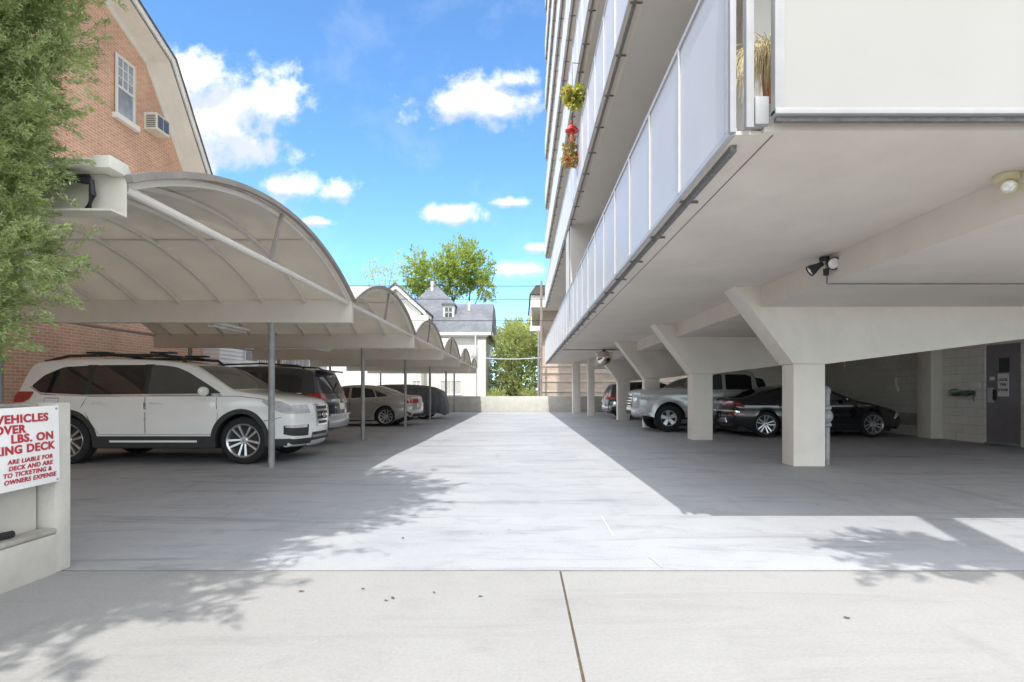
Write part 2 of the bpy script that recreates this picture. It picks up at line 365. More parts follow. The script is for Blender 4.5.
# ------------------------------------------------------------ carport
rt = root('carport', (-5.9, 18, 0), 'long beige carport of arched sheet bays on thin grey posts', 'carport')
XR, XL = -2.7, -9.2
BY = [3.78 + 5.06 * k for k in range(6)] + [33.0]
RISE = .60; ZS = 2.64
def arc_pts(y0, y1, n, rise=None, dz=0, t0=0, t1=1):
    c = y1 - y0; s = rise or RISE * (c / 5.06) ** 1.3; rad = c*c/(8*s) + s/2; hc = math.asin(c/2/rad); out = []
    for i in range(n + 1):
        a = -hc + 2*hc*(t0 + (t1 - t0)*i/n)
        out.append(((y0+y1)/2 + (rad+dz)*math.sin(a), ZS + s - rad + (rad+dz)*math.cos(a)))
    return out
bay_fix = []
for k in range(6):
    y0, y1 = BY[k], BY[k+1]
    cp = None
    for j in range(3):                    # three sheets with a batten over each seam
        o_ = arc_pts(y0, y1, 10, dz=.02, t0=j/3 + .0015, t1=(j+1)/3 - .0015); i_ = arc_pts(y0, y1, 10, dz=0, t0=j/3 + .0015, t1=(j+1)/3 - .0015)
        part(MB().prism(o_ + i_[::-1], 'x', XL, XR), 'canopy_sheet', M['sheet'], rt)
    b = MB()
    for j in (1, 2):
        p = arc_pts(y0, y1, 1, dz=.026, t0=j/3 - .006, t1=j/3 + .006); q = arc_pts(y0, y1, 1, dz=.021, t0=j/3 - .006, t1=j/3 + .006)
        b.prism(p + q[::-1], 'x', XL, XR)
    part(b, 'seam_batten', M['dark'], rt)
    b = MB(); o_ = arc_pts(y0, y1, 24, dz=.038); i_ = arc_pts(y0, y1, 24, dz=-.012)
    b.prism(o_ + i_[::-1], 'x', XR + .002, XR + .05); part(b, 'edge_trim', mat('edge_trim_paint', (.30,.275,.25), .6, var=.15, scale=4), rt)
    for r in range(10 if k < 5 else 8):
        x = XR - .06 - .667 * r
        o_ = arc_pts(y0 + .05, y1 - .05, 20, dz=-.004); i_ = arc_pts(y0 + .05, y1 - .05, 20, dz=-.05)
        part(MB().prism(o_ + i_[::-1], 'x', x - .021, x + .021), 'rib', M['rib'], rt)
    ym = (y0 + y1)/2
    part(MB().path([(XR - .05, ym - .25, ZS - .02), (XR - .02, ym - .02, ZS + RISE * ((y1-y0)/5.06)**1.3 - .03)], .026, 4), 'strut', MATS['edge_trim_paint'], rt)
    for x, nm in ((XR - .06, 'eave_tube'), (XL + .05, 'eave_tube')):
        part(MB().path([(x, y0 + .07, ZS - .03), (x, y1 - .07, ZS - .03)], .034, 10), nm, M['rib'], rt)
for k, y in enumerate(BY):
    if k == 0:
        b = MB().box(XL, XR, y + .0, y + .012, 2.40, 2.68).box(XL, XR + .01, y - .15, y - .001, 2.388, 2.402)
        part(b, 'beam', M['port'], rt)
        b = MB().box(XL, XR - .005, y - .15, y + .06, 2.682, 2.735); part(b, 'beam_cover', M['trim'], rt, bevel=.01)
        b = MB().box(XR - .10, XR + .012, y - .16, y + .02, 2.665, 2.75); part(b, 'corner_cap', M['trim'], rt, bevel=.012)
        b = MB(); 
        b.path([(XR-.9, y-.08, 2.62), (XR-.55, y-.1, 2.61), (XR-.30, y-.09, 2.62), (XR-.17, y-.08, 2.60), (XR-.17, y-.07, 2.52), (XR-.21, y-.06, 2.42)], .022, 8)
        b.path([(XR-.95, y-.05, 2.645), (XR-.5, y-.06, 2.64), (XR-.2, y-.06, 2.645)], .016, 8)
        part(b, 'cable', M['bplastic'], rt)
        b = MB()
        for x in (-.34, -.45, -.30): b.path([(XR+x, y-.1, 2.66), (XR+x, y-.1, 2.575)], .009, 6)
        b.path([(XR-.48, y-.1, 2.655), (XR-.28, y-.1, 2.655)], .014, 6); part(b, 'hanger_clip', M['steel'], rt)
    else:
        part(MB().box(XL, XR, y - .06, y + .06, 2.30, 2.655), 'beam', M['port'], rt, bevel=.008)
for k, y in enumerate(BY):
    if k == 0: continue
    yy = y if k < 6 else 32.6
    for x, sk in ((-3.98, 0), (-8.3, 0)):
        b = MB().path([(x, yy - .02, 0), (x, yy - .02, 2.30)], .048, 14); pp = part(b, 'post', M['post'], rt)
        part(MB().box(x - .09, x + .09, yy - .11, yy + .07, .0, .012), 'base_plate', M['post'], pp, local=True)
for i, (x, y0, y1, z, lb) in enumerate(((-5.8, 10.3, 11.6, 2.42, 'white tube light hung under the carport above the black parked vehicle'), (-5.9, 15.6, 16.9, 2.42, 'white tube light under the carport, the farther of two'))):
    r2 = root('tube_light', (x, (y0+y1)/2, z), lb, 'light fixture', 'tube lights under the carport')
    part(MB().box(x-.11, x+.11, y0, y1, z+.05, z+.10), 'housing', M['whitep'], r2, bevel=.01)
    for dx in (-.05, .05): part(MB().path([(x+dx, y0+.03, z+.022), (x+dx, y1-.03, z+.022)], .016, 10), 'tube', mat('lamp_tube', (.85,.85,.84), .3), r2)
    for y in (y0+.2, y1-.2): part(MB().path([(x, y, z+.1), (x, y, z+.62)], .006, 6), 'hanger_rod', M['steel'], r2)

# ------------------------------------------------------------ apartment tower on the right
rt = root('apartment_tower', (8, 18, 0), 'tall apartment tower with rows of pale balcony panels raised above open covered parking', 'apartment building')
YN, YF = 3.62, 33.5
LZ = [2.9, 6.25, 9.25, 12.2, 15.15, 18.1, 21.05, 24.0, 26.95, 29.9]
part(MB().box(1.58, 3.848, YN, YF, 2.9, 3.08), 'soffit_slab', M['soffit'], rt)
part(MB().box(3.85, 18, YN, YF, 2.575, 3.078), 'dropped_slab', M['soffit'], rt)
part(MB().box(1.655, 1.662, YN + .05, YF, 2.895, 2.902), 'drip_groove', M['darkrail'], rt)
part(MB().box(3.0, 18, 6.0, YF - .1, 3.08, 33.5), 'tower_wall', M['stucco'], rt)
for i, z in enumerate(LZ):
    if i: part(MB().box(1.55, 18, YN, YF, z, z + .18), 'balcony_slab', M['stucco'], rt)
part(MB().box(1.3, 18, YN, YF, 32.9, 33.4), 'roof_slab', M['stucco'], rt)
PW = 1.128; N = 26; y_s = 3.76
far = MB(); farp = MB(); fard = MB()
for i, z in enumerate(LZ):
    zb, zt = z + .05, z + 1.31
    ind = i < 3
    rail = MB().box(1.375, 1.425, y_s - .08, y_s + N*PW, zt, zt + .04).box(1.375, 1.425, y_s - .08, y_s + N*PW, zb - .045, zb)
    drk = MB()
    for k in range(N):
        drk.box(1.435, 1.475, y_s + k*PW + .055, y_s + (k+1)*PW + .02, zb - .10, zb - .055)
        if k: drk.box(1.40, 1.56, y_s + k*PW + .025, y_s + k*PW + .045, zb - .075, zb - .058)
    part(MB().box(1.41, 1.583, y_s - .1, YF, z - .003, z + .02), 'gap_plate', M['soffit'], rt)
    for q_ in (0, 8): part(MB().add(rail.v[q_:q_+8], rail.f[:6]), 'rail', M['alu'], rt)
    part(drk, 'dark_channel', M['darkrail'], rt)
    for k in range(N + 1):
        y = y_s + k*PW
        b = MB().box(1.372, 1.43, y - .013, y + .013, zb, zt)
        if k < N:
            q = MB().box(1.392, 1.412, y + .026, y + PW - .026, zb + .002, zt - .002)
            if ind: part(q, 'balcony_panel', M['panel'], rt)
            else: far.add(q.v, q.f)
        if ind: part(b, 'panel_post', M['alu'], rt)
        else: farp.add(b.v, b.f)
part(far, 'upper_balcony_panels', M['panel'], rt, kind='stuff'); part(farp, 'upper_panel_posts', M['alu'], rt, kind='stuff')
# front balcony (faces the street): cream panels
for k in range(7):
    x = 1.62 + k*1.62
    part(MB().box(x + .03, x + 1.59, 3.50, 3.53, 2.985, 4.30), 'front_panel', M['front_panel'], rt)
    part(MB().box(x - .03, x + .03, 3.485, 3.55, 2.95, 4.30), 'panel_post', M['alu2'], rt, bevel=.005)
part(MB().box(1.59, 13, 3.475, 3.56, 2.945, 2.982), 'rail', M['alu2'], rt, bevel=.004)
part(MB().box(1.61, 13, 3.515, 3.55, 2.918, 2.943), 'dark_channel', M['darkrail'], rt)
part(MB().box(1.345, 1.385, 3.585, 3.625, 2.88, 4.32), 'corner_post', M['alu2'], rt, bevel=.004)
part(MB().box(1.44, 1.49, 3.56, 3.61, 2.90, 4.32), 'corner_post', M['alu2'], rt, bevel=.004)
part(MB().box(1.505, 1.595, 3.58, 3.68, 2.93, 3.11), 'corner_box', M['alu2'], rt, bevel=.006)
# side balcony dividers and sliding doors behind
for i, z in enumerate(LZ[:-1]):
    for y in (6.0, 16.7, 27.0)[(0 if i else 0):]:
        zz = LZ[i+1]
        part(MB().box(1.46 if (y == 16.7 and i == 0) else 2.45, 3.0, y, y + .16, z + .18, zz - .001), 'balcony_divider', M['stucco'], rt)
part(MB().box(1.44, 1.455, 17.1, 18.2, 4.32, 6.22), 'balcony_screen', M['white'], rt)
for i, z in enumerate(LZ[:3]):
    for y in (8.4, 12.6, 19, 23.2, 29.5):
        w = part(MB().box(2.965, 3.0, y, y + 2.3, z + .24, z + 2.35), 'sliding_door', M['glass'], rt)
        part(MB().box(2.95, 2.962, y-.05, y, z+.24, z+2.4).box(2.95, 2.962, y+2.3, y+2.35, z+.24, z+2.4).box(2.95, 2.962, y+1.13, y+1.18, z+.24, z+2.4), 'frame', M['alu'], w, local=True)
# brackets and columns
for y, dx, nm in ((8.95, 0, 0), (13.85, -.13, 1), (18.6, -.27, 2), (23.6, -.30, 3)):
    poly = [(4.38+dx,1.655),(3.43+dx,2.905),(3.86,2.905),(3.86,2.58),(10.82,2.58),(10.82,2.41),(4.90+dx,1.652)]
    if nm == 0: poly[4:6] = [(12.2,2.58),(12.1,2.565)]
    part(MB().prism(poly, 'y', y, y + .50), 'bracket_beam', M['cast'], rt, bevel=.006)
    part(MB().box(4.38+dx, 4.89+dx, y + .003, y + .40, 0, 1.65), 'column', M['cast'], rt, bevel=.008)
part(MB().box(3.3, 3.62, 27.7, 28.0, 0, 2.9), 'column', M['cast'], rt, bevel=.015)
part(MB().box(2.86, 3.30, 31.4, 31.8, 0, 2.9), 'column', M['cast'], rt, bevel=.015)
# block wall, pier, door
part(MB().box(10.8, 11.0, 13.0, 33, 0, 2.57).box(10.8, 11.0, 11.75, 11.97, 0, 2.57).box(10.8, 11.0, 11.97, 13.0, 2.33, 2.57), 'block_wall', M['wallpaint'], rt)
part(MB().box(11.0, 18, 11.75, 11.95, 0, 2.57), 'block_wall', mat('painted_block_end', (.66,.62,.55), .85, var=.06), rt)
part(MB().box(10.5, 10.8, 14.25, 14.75, 0, 2.57), 'pier', M['cast'], rt, bevel=.012)
part(MB().box(10.72, 10.799, 18.5, 24.2, 2.0, 2.56), 'wall_ledge', M['cast'], rt)
part(MB().box(10.785, 10.80, 15.0, 16.4, .28, .62), 'wall_patch', mat('patch_paint', (.46,.44,.40), .8), rt)
d = part(MB().box(10.84, 10.885, 12.01, 12.96, .045, 2.28), 'door', M['dooring'], rt, bevel=.006)
part(MB().box(10.795, 10.86, 11.97, 12.012, 0, 2.33).box(10.795, 10.86, 12.958, 13.0, 0, 2.33).box(10.795, 10.86, 12.012, 12.958, 2.282, 2.33), 'door_frame', M['wallpaint'], d, local=True)
part(MB().box(10.80, 10.9, 12.0, 12.96, .0, .042), 'threshold', M['steel'], d, local=True)
part(MB().box(10.832, 10.839, 12.36, 12.58, 1.66, 1.95), 'door_window', M['glass'], d, local=True)
part(MB().box(10.826, 10.838, 12.345, 12.362, 1.645, 1.965).box(10.826, 10.838, 12.578, 12.595, 1.645, 1.965).box(10.826, 10.838, 12.362, 12.578, 1.645, 1.66).box(10.826, 10.838, 12.362, 12.578, 1.95, 1.965), 'window_frame', M['bplastic'], d, local=True)
part(MB().box(10.80, 10.838, 12.74, 12.88, .96, 1.30), 'handle', M['alu'], d, local=True, bevel=.006)
part(MB().box(10.79, 10.834, 12.67, 12.73, 1.02, 1.26), 'pull_grip', M['bplastic'], d, local=True, bevel=.008)
part(MB().box(10.832, 10.838, 12.72, 12.86, 1.47, 1.55), 'number_plate', M['whitep'], d, local=True, bevel=.003)
part(MB().box(10.83, 10.838, 11.985, 12.03, 1.95, 2.15).box(10.83, 10.838, 11.985, 12.03, 1.05, 1.25).box(10.83, 10.838, 11.985, 12.03, .2, .4), 'hinge', M['bplastic'], d, local=True)
nb = part(MB().box(10.826, 10.838, 12.35, 12.63, 1.10, 1.62), 'notice', M['sign'], d, local=True)
b = MB(); RM = lambda y, z: Matrix.Translation((10.823, y, z)) @ Matrix(((0,0,-1,0),(-1,0,0,0),(0,1,0,0),(0,0,0,1)))
for s, z in (('LOCK', 1.45), ('THE', 1.34), ('DOOR', 1.22)): 
    b = MB(); text_mesh(b, s, .08, RM(12.49, z), .003, align='CENTER'); part(b, 'notice_lettering', M['blk'], d, local=True, smooth=0)

# things fixed under the tower
rt = root('hose_dispenser', (10.7, 13.5, 1.1), 'metal wall bracket with green cable beside the grey door', 'bracket')
part(MB().box(10.62, 10.80, 13.2, 13.85, 1.1, 1.125).box(10.78, 10.80, 13.2, 13.85, 1.1, 1.24), 'shelf', M['steel'], rt)
part(MB().path([(10.70, 13.25, 1.2), (10.62, 13.35, 1.15), (10.66, 13.5, 1.17), (10.6, 13.65, 1.15), (10.7, 13.75, 1.2)], .04, 10), 'coil', mat('green_cable', (.05,.13,.08), .5), rt)
part(MB().lathe([(0, 0), (.09, 0), (.13, .03), (.13, .10), (.05, .14), (0, .14)], c=(10.70, 13.72, 1.14), n=20), 'drum', M['post'], rt)
part(MB().path([(10.7, 13.2, 1.13), (10.66, 13.1, 1.05), (10.69, 13.13, .98)], .014, 8), 'nozzle', M['steel'], rt)
b = MB().box(10.785, 10.80, 13.08, 13.42, 1.31, 1.44); thing(b, 'wall_plate', M['whitep'], 'small white plate on block wall above the green coil bracket', 'plate', (10.79, 13.25, 1.31), bevel=.003)
rt = root('wall_switch', (10.79, 16, 1.3), 'white conduit box on the block wall above the black car nose', 'switch box')
part(MB().box(10.75, 10.8, 15.9, 16.12, 1.22, 1.36), 'box', M['whitep'], rt, bevel=.006); part(MB().path([(10.78, 16.0, 1.36), (10.78, 16.0, 1.62)], .03, 10), 'conduit', M['whitep'], rt)
rt = root('standpipe', (5.02, 9.15, 0), 'grey vertical standpipe with a bulging valve beside the nearest column', 'pipe')
part(MB().path([(5.02, 9.15, 0), (5.02, 9.15, 1.2)], .05, 16), 'pipe', M['post'], rt)
part(MB().lathe([(.05, .62), (.075, .64), (.075, .68), (.055, .70), (.085, .74), (.10, .80), (.085, .86), (.055, .90), (.075, .92), (.075, .96), (.05, .98)], c=(5.02, 9.15, 0), n=20), 'valve', M['post'], rt)
part(MB().lathe([(0, 1.30), (.03, 1.29), (.06, 1.25), (.065, 1.18), (.05, 1.18)], c=(5.02, 9.15, 0), n=20), 'cap', M['post'], rt)
rt = root('flood_light', (3.84, 6.98, 2.8), 'black twin-head flood light on the ceiling beam edge, with thin conduit', 'flood light')
part(MB().lathe([(0, 0), (.06, 0), (.06, .03), (.05, .04)], c=(3.80, 6.98, 2.855), n=18), 'base', M['bplastic'], rt)
def head(c, d, s=1):
    mb = MB().lathe([(0, -.10*s), (.035*s, -.10*s), (.04*s, -.04*s), (.075*s, .06*s), (.08*s, .10*s), (.07*s, .10*s), (.06*s, .07*s), (0, .065*s)], axis='z', n=22)
    mb.xform(Matrix.Translation(c) @ Vector(d).to_track_quat('Z', 'Y').to_matrix().to_4x4()); return mb
def lens(c, d, s=1):
    mb = MB().lathe([(0, .10*s), (.04*s, .096*s), (.068*s, .085*s)], axis='z', n=22); mb.xform(Matrix.Translation(c) @ Vector(d).to_track_quat('Z', 'Y').to_matrix().to_4x4()); return mb
c1, d1 = (3.82, 6.86, 2.79), (-.15, -1, -.25); c2, d2 = (3.68, 6.95, 2.76), (-1, .25, -.65)
LENS = mat('lamp_lens', (.75,.75,.72), .12, var=.3, scale=40, spec=.9)
h = part(head(c1, d1), 'lamp_head', M['bplastic'], rt); part(lens(c1, d1), 'lens', LENS, h, local=True)
h = part(head(c2, d2, .9), 'lamp_head', M['bplastic'], rt); part(lens(c2, d2, .9), 'lens', LENS, h, local=True)
part(MB().lathe([(0, -.03), (.03, -.03), (.035, .05), (0, .06)], c=(3.78, 6.9, 2.68), n=14), 'sensor', M['bplastic'], rt)
part(MB().path([(3.843, 7.0, 2.80), (3.843, 7.0, 2.56), (3.87, 7.0, 2.562), (14, 7.0, 2.562)], .009, 8), 'conduit', M['post'], rt)
rt = root('emergency_light', (3.8, 4.35, 2.8), 'cream round twin emergency lamp on the ceiling at the right edge', 'emergency light')
part(MB().lathe([(0, 0), (.09, 0), (.085, -.035), (.07, -.05), (0, -.05)], c=(3.80, 4.35, 2.897), n=22), 'base', mat('cream_plastic', (.62,.56,.36), .5), rt)
for c, d in (((3.76, 4.28, 2.80), (-.6, -.6, -.5)), ((3.87, 4.30, 2.80), (.4, -.8, -.6))):
    h = part(head(c, d, .62), 'lamp_head', MATS['cream_plastic'], rt); part(lens(c, d, .62), 'lens', LENS, h, local=True)
rt = root('dome_mirror', (3.2, 22, 2.6), 'round convex mirror ball hanging from the garage ceiling', 'mirror')
prof = [(.29*math.sin(R(a)), -.29*math.cos(R(a))) for a in range(0, 181, 9)]
part(MB().lathe(prof, c=(3.25, 22, 2.55), n=36), 'mirror_ball', mat('mirror', (.75,.70,.60), .05, metal=1, var=.02), rt)
part(MB().lathe([(0, .33), (.05, .33), (.06, .28), (.11, .25)], c=(3.25, 22, 2.55), n=16), 'cap', M['bplastic'], rt)
part(MB().path([(1.62, 22, 2.87), (3.9, 22, 2.87)], .02, 8), 'support_pipe', M['post'], rt)

# ------------------------------------------------------------ brick house with gambrel gable, left
rt = root('brick_house', (-12, 8, 0), 'red brick house with white trimmed gambrel gable behind the carport', 'house')
XW = -10.3
GAB = [(-1.2,0),(-1.2,6.4),(2.6,10.35),(7.5,12.4),(8.6,12.7),(9.7,12.4),(15.2,10.25),(17.9,6.6),(17.9,0)]
part(MB().prism(GAB, 'x', XW - 14, XW), 'brick_wall', M['brick'], rt, smooth=0)
def roofline(off):   # gambrel outline pushed outwards
    return [(-1.9-off,5.75),(2.25-off*.8,10.35+off*.6),(7.5,12.4+off),(8.6,12.72+off),(9.7,12.4+off),(15.25+off*.7,10.25+off*.72),(18.5+off,5.8)]
def band(o0, o1): return roofline(o1) + roofline(o0)[::-1]
part(MB().prism(band(.02, .26), 'x', XW - 14.4, XW + .62), 'roof_eave', M['trim'], rt, smooth=0)
part(MB().prism(band(.262, .33), 'x', XW - 14.4, XW + .68), 'roof', M['shingle'], rt, smooth=0)
part(MB().prism(band(.10, .285), 'x', XW + .622, XW + .66), 'barge_board', M['trim'], rt, smooth=0)
part(MB().prism(band(.02, .06), 'x', XW + .62, XW + .64), 'drip_edge', M['darkrail'], rt, smooth=0)
part(MB().prism(band(-.10, .018), 'x', XW + .002, XW + .05), 'frieze_board', M['trim'], rt, smooth=0)
def house_window(rt, y0, y1, z0, z1, x=XW, mull=True, sgn=1, nm='window'):
    w = part(MB().box(x, x + .03*sgn, y0, y1, z0, z1), nm, mat('bright_pane', (.26,.29,.33), .06, var=.35, scale=1.6, spec=.9), rt)
    f = MB(); t = .07
    xa, xb = sorted((x + .031*sgn, x + .06*sgn))
    f.box(xa, xb, y0 - t, y0, z0, z1 + t).box(xa, xb, y1, y1 + t, z0, z1 + t).box(xa, xb, y0, y1, z1, z1 + t).box(xa, xb, y0, y1, (z0+z1)/2 - .03, (z0+z1)/2 + .03).box(xa, xb, y0, y1, z0, z0 + .05)
    if mull:
        zc = (z0+z1)/2 + .03
        for i in (1, 2): f.box(xa, xb - .01, y0 + (y1-y0)*i/3 - .012, y0 + (y1-y0)*i/3 + .012, zc, z1)
        for i in (1, 2): f.box(xa, xb - .012, y0, y1, zc + (z1-zc)*i/3 - .012, zc + (z1-zc)*i/3 + .012)
    part(f, 'frame', M['white'], w, local=True)
    xa, xb = sorted((x, x + .14*sgn))
    part(MB().box(xa, xb, y0 - .14, y1 + .14, z0 - .14, z0 - .005), 'sill', M['trim'], w, local=True, bevel=.01)
house_window(rt, 14.08, 14.64, 8.25, 9.72)
house_window(rt, 6.0, 6.9, 8.0, 9.72); house_window(rt, 9.3, 10.2, 8.0, 9.72)
house_window(rt, 8.4, 9.4, 3.9, 5.5); house_window(rt, 12.4, 13.4, 3.9, 5.5)
rt = root('air_conditioner', (-10.1, 15.1, 8.1), 'cream window air conditioner sticking out of the brick gable', 'air conditioner')
part(MB().box(XW + .002, XW + .36, 15.1, 15.66, 8.36, 8.82), 'case', mat('cream_metal', (.58,.55,.47), .5, var=.08), rt, bevel=.015)
for ya, yb in ((15.15, 15.36), (15.4, 15.61)): part(MB().box(XW + .362, XW + .37, ya, yb, 8.43, 8.76), 'grille', M['glass'], rt)
b = MB()
for i in range(7): b.box(XW + .08, XW + .33, 15.092, 15.0985, 8.42 + i*.05, 8.44 + i*.05)
part(b, 'louvre', M['dark'], rt)

# ------------------------------------------------------------ white house beyond the carport, left
rt = root('sided_house', (-14, 26, 0), 'white sided house with railing glimpsed beyond the carport', 'house')
b = MB(); b.box(-20, -10.9, 20.0, 31, 0, 5.2)
part(b, 'wall', M['siding'], rt)
b = MB()
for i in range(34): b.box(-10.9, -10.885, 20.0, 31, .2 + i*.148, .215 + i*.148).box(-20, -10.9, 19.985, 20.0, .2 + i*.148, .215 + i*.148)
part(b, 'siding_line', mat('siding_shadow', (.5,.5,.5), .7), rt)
rf = part(MB().prism([(-20.5,5.2),(-15.4,7.4),(-10.5,5.2)], 'y', 19.6, 31.4), 'roof', M['slate'], rt, smooth=0)
part(MB().box(-12.9, -12.3, 24, 24.6, 5.6, 8.0), 'chimney', M['brickx'], rf, local=True)
part(MB().box(-10.899, -9.9, 21, 27, 1.9, 2.02), 'porch_floor', M['white'], rt)
b = MB()
for i in range(40): b.box(-9.96, -9.93, 21 + i*.15, 21.03 + i*.15, 2.02, 2.85)
b.box(-9.98, -9.91, 21, 27, 2.85, 2.92); part(b, 'railing', M['darkrail'], rt)
for y in (21.8, 25.2, 28.8): house_window(rt, y, y + 1, 2.4, 4.0, x=-10.9, mull=False)

# ------------------------------------------------------------ cream house with slate roof across the alley
Y0 = 46.0
def px(x, D): return (x - 522) * D / 555
def pz(y, D): return 1.2 + (392 - y) * D / 555
rt = root('cream_house', (-7, 50, 0), 'cream house with steep blue grey shingle roof and white dormer across the alley', 'house')
xr = px(492, Y0); xl = -16.5; ze = pz(333, Y0)
part(MB().box(xl, xr - .5, Y0, Y0 + 10, -.6, ze), 'wall', M['white'], rt)
part(MB().box(px(478, Y0), xr - .5, Y0 - .35, Y0 - .002, -.6, ze - .6), 'corner_bay', M['white'], rt)
zr = pz(304, Y0 + 3.2); yr = Y0 + 3.2
xa = px(432, Y0 + 3.2)
def v(x, y, z): return (x, y, z)
b = MB()
ex0, ex1, ey0, ey1 = xl - .4, xr, Y0 - .45, Y0 + 10.4
b.add([(ex0,ey0,ze),(ex1,ey0,ze),(ex1,ey1,ze),(ex0,ey1,ze),(ex1-.05,yr,zr),(xl,yr,zr),(ex1-.05,Y0+7,zr),(xl,Y0+7,zr)], [(0,1,4,5),(1,2,6,4),(2,3,7,6),(3,0,5,7),(4,6,7,5),(3,2,1,0)])
za = pz(283, Y0 + 5)
part(b, 'roof', M['slate'], rt, smooth=0)
xp = px(434, Y0+5)
b = MB().add([(xp-3.4,Y0+1.2,ze+.6),(xp+4.2,Y0+1.2,ze+.9),(xp+4.2,Y0+8.8,ze+.9),(xp-3.4,Y0+8.8,ze+.6),(xp,Y0+5,za)], [(0,1,4),(1,2,4),(2,3,4),(3,0,4),(3,2,1,0)])
tw = part(b, 'tower_roof', M['slate'], rt, smooth=0)
part(MB().box(xl - .3, xr + .02, Y0 - .5, Y0 - .38, ze - .22, ze + .02).box(xr - .06, xr + .06, Y0 - .5, Y0 + 10, ze - .22, ze + .02), 'gutter', M['trim'], rt)
part(MB().box(xl, xr - .3, Y0 - .38, Y0 - .003, ze - .32, ze - .05), 'cornice', M['white'], rt)
part(MB().path([(px(476, Y0), Y0 - .45, ze - .2), (px(476, Y0), Y0 - .45, -.4)], .055, 8), 'downpipe', M['white'], rt)
dy = Y0 + 1.5
dm = part(MB().box(px(443, dy), px(454, dy), dy, dy + 2.2, pz(319, dy), pz(305, dy)), 'dormer', M['white'], rt)
part(MB().prism([(px(441.6, dy), pz(305, dy)), (px(455.5, dy), pz(305, dy)), (px(455, dy), pz(303, dy)), (px(442, dy), pz(303, dy))], 'y', dy - .15, dy + 2.4), 'dormer_roof', M['slate'], dm, local=True)
part(MB().box(px(445, dy), px(452, dy), dy - .02, dy - .002, pz(317, dy), pz(307.5, dy)), 'dormer_window', M['glass'], dm, local=True)
part(MB().box(px(445, dy), px(452, dy), dy - .04, dy - .022, pz(312.6, dy), pz(311.9, dy)).box(px(448.3, dy), px(448.8, dy), dy - .04, dy - .022, pz(317, dy), pz(307.5, dy)), 'muntin', M['white'], dm, local=True)
part(MB().path([(px(470, yr), Y0 + 2.4, zr - 1.6), (px(470, yr), Y0 + 2.4, zr + .1)], .12, 10), 'vent_pipe', M['alu'], rt)
part(MB().path([(px(430, yr), Y0 + 4.4, za - 1.2), (px(430, yr), Y0 + 4.4, za + .05)], .14, 10), 'vent_pipe', M['alu'], rt)
# front gable at the left with raking white cornice, plus its box return
gy = Y0 - 1.6
gx0, gx1 = px(372, gy), px(421, gy)
gz0, gz1 = pz(313, gy), pz(290, gy); gm = (gx0 + gx1)/2
part(MB().prism([(gx0, -.6), (gx0, gz0), (gm, gz1), (gx1, gz0), (gx1, -.6)], 'y', gy, Y0 - .003), 'gable_wall', M['white'], rt, smooth=0)
part(MB().prism([(gx0-.5, gz0-.25), (gm, gz1+.05), (gx1+.4, gz0-.25), (gx1+.4, gz0+.1), (gm, gz1+.42), (gx0-.5, gz0+.1)], 'y', gy - .4, Y0 + 3), 'gable_trim', M['trim'], rt, smooth=0)
part(MB().prism([(gx0-.6, gz0+.11), (gm, gz1+.43), (gx1+.5, gz0+.11), (gx1+.5, gz0+.22), (gm, gz1+.56), (gx0-.6, gz0+.22)], 'y', gy - .5, Y0 + 3), 'gable_roof', M['slate'], rt, smooth=0)
part(MB().box(gx1 - .75, gx1 + .62, gy - .5, gy - .003, gz0 - .95, gz0 - .26), 'cornice_return', M['trim'], rt, bevel=.03)
def front_window(rt, xa, xb, za, zb, y, curtain=False):
    w = part(MB().box(xa, xb, y - .03, y, za, zb), 'window', M['glass'] if not curtain else mat('curtain_pane', (.45,.44,.42), .3, var=.2, scale=8), rt)
    t = .09
    part(MB().box(xa-t, xa, y-.07, y-.031, za-t, zb+t).box(xb, xb+t, y-.07, y-.031, za-t, zb+t).box(xa, xb, y-.07, y-.031, zb, zb+t).box(xa, xb, y-.07, y-.031, za-t, za).box((xa+xb)/2-.03, (xa+xb)/2+.03, y-.06, y-.031, za, zb), 'frame', M['trim'], w, local=True)
front_window(rt, px(441, Y0), px(461, Y0), pz(394, Y0), pz(381, Y0), Y0, True)
front_window(rt, px(413, gy), px(424, gy) - .3, pz(394, gy), pz(381, gy), gy, True)
front_window(rt, px(392, gy), px(400, gy), pz(350, gy), pz(334, gy), gy)
for x in (471, 474.5):
    part(MB().box(px(x, Y0), px(x+2.6, Y0), Y0 - .62, Y0 - .36, pz(357, Y0), pz(349 if x < 473 else 347, Y0)), 'meter_box', M['alu'], rt, bevel=.02)
for z in (342, 347, 352): 
    pass
# ------------------------------------------------------------ tan brick building beyond the garage
Yt = 44.0
rt = root('tan_house', (8, 48, 0), 'tan brick building with pale stone bands and overhanging eave beyond the deck', 'building')
part(MB().box(px(541, Yt), 16, Yt, Yt + 10, -.6, 9.0), 'wall', M['brickx'], rt)
b = MB()
for za, zb in ((371, 373.5), (380, 382), (366.5, 364), (392, 389.5)): b.box(px(541, Yt) - .04, 16, Yt - .06, Yt - .002, *sorted((pz(za, Yt), pz(zb, Yt))))
part(b, 'stone_band', mat('buff_stone', (.50,.43,.36), .85, var=.15, scale=1.5), rt)
for xa, xb in ((556, 571), (598, 612), (640, 655)): pass
part(MB().box(px(531, 42), 14, 42.2, Yt + 10, pz(307, 42), pz(294, 42)), 'eave', M['trim'], rt, bevel=.05)
part(MB().prism([(px(529.5, 42), pz(294, 42)), (px(536, 42), pz(285, 42)), (14, pz(285, 42)), (14, pz(294, 42))], 'y', 42, Yt + 10), 'roof', M['shingle'], rt, smooth=0)
part(MB().box(px(530, 43), px(541, 43), 43, Yt - .003, pz(331, 43), pz(326, 43)), 'balcony_floor', M['trim'], rt)
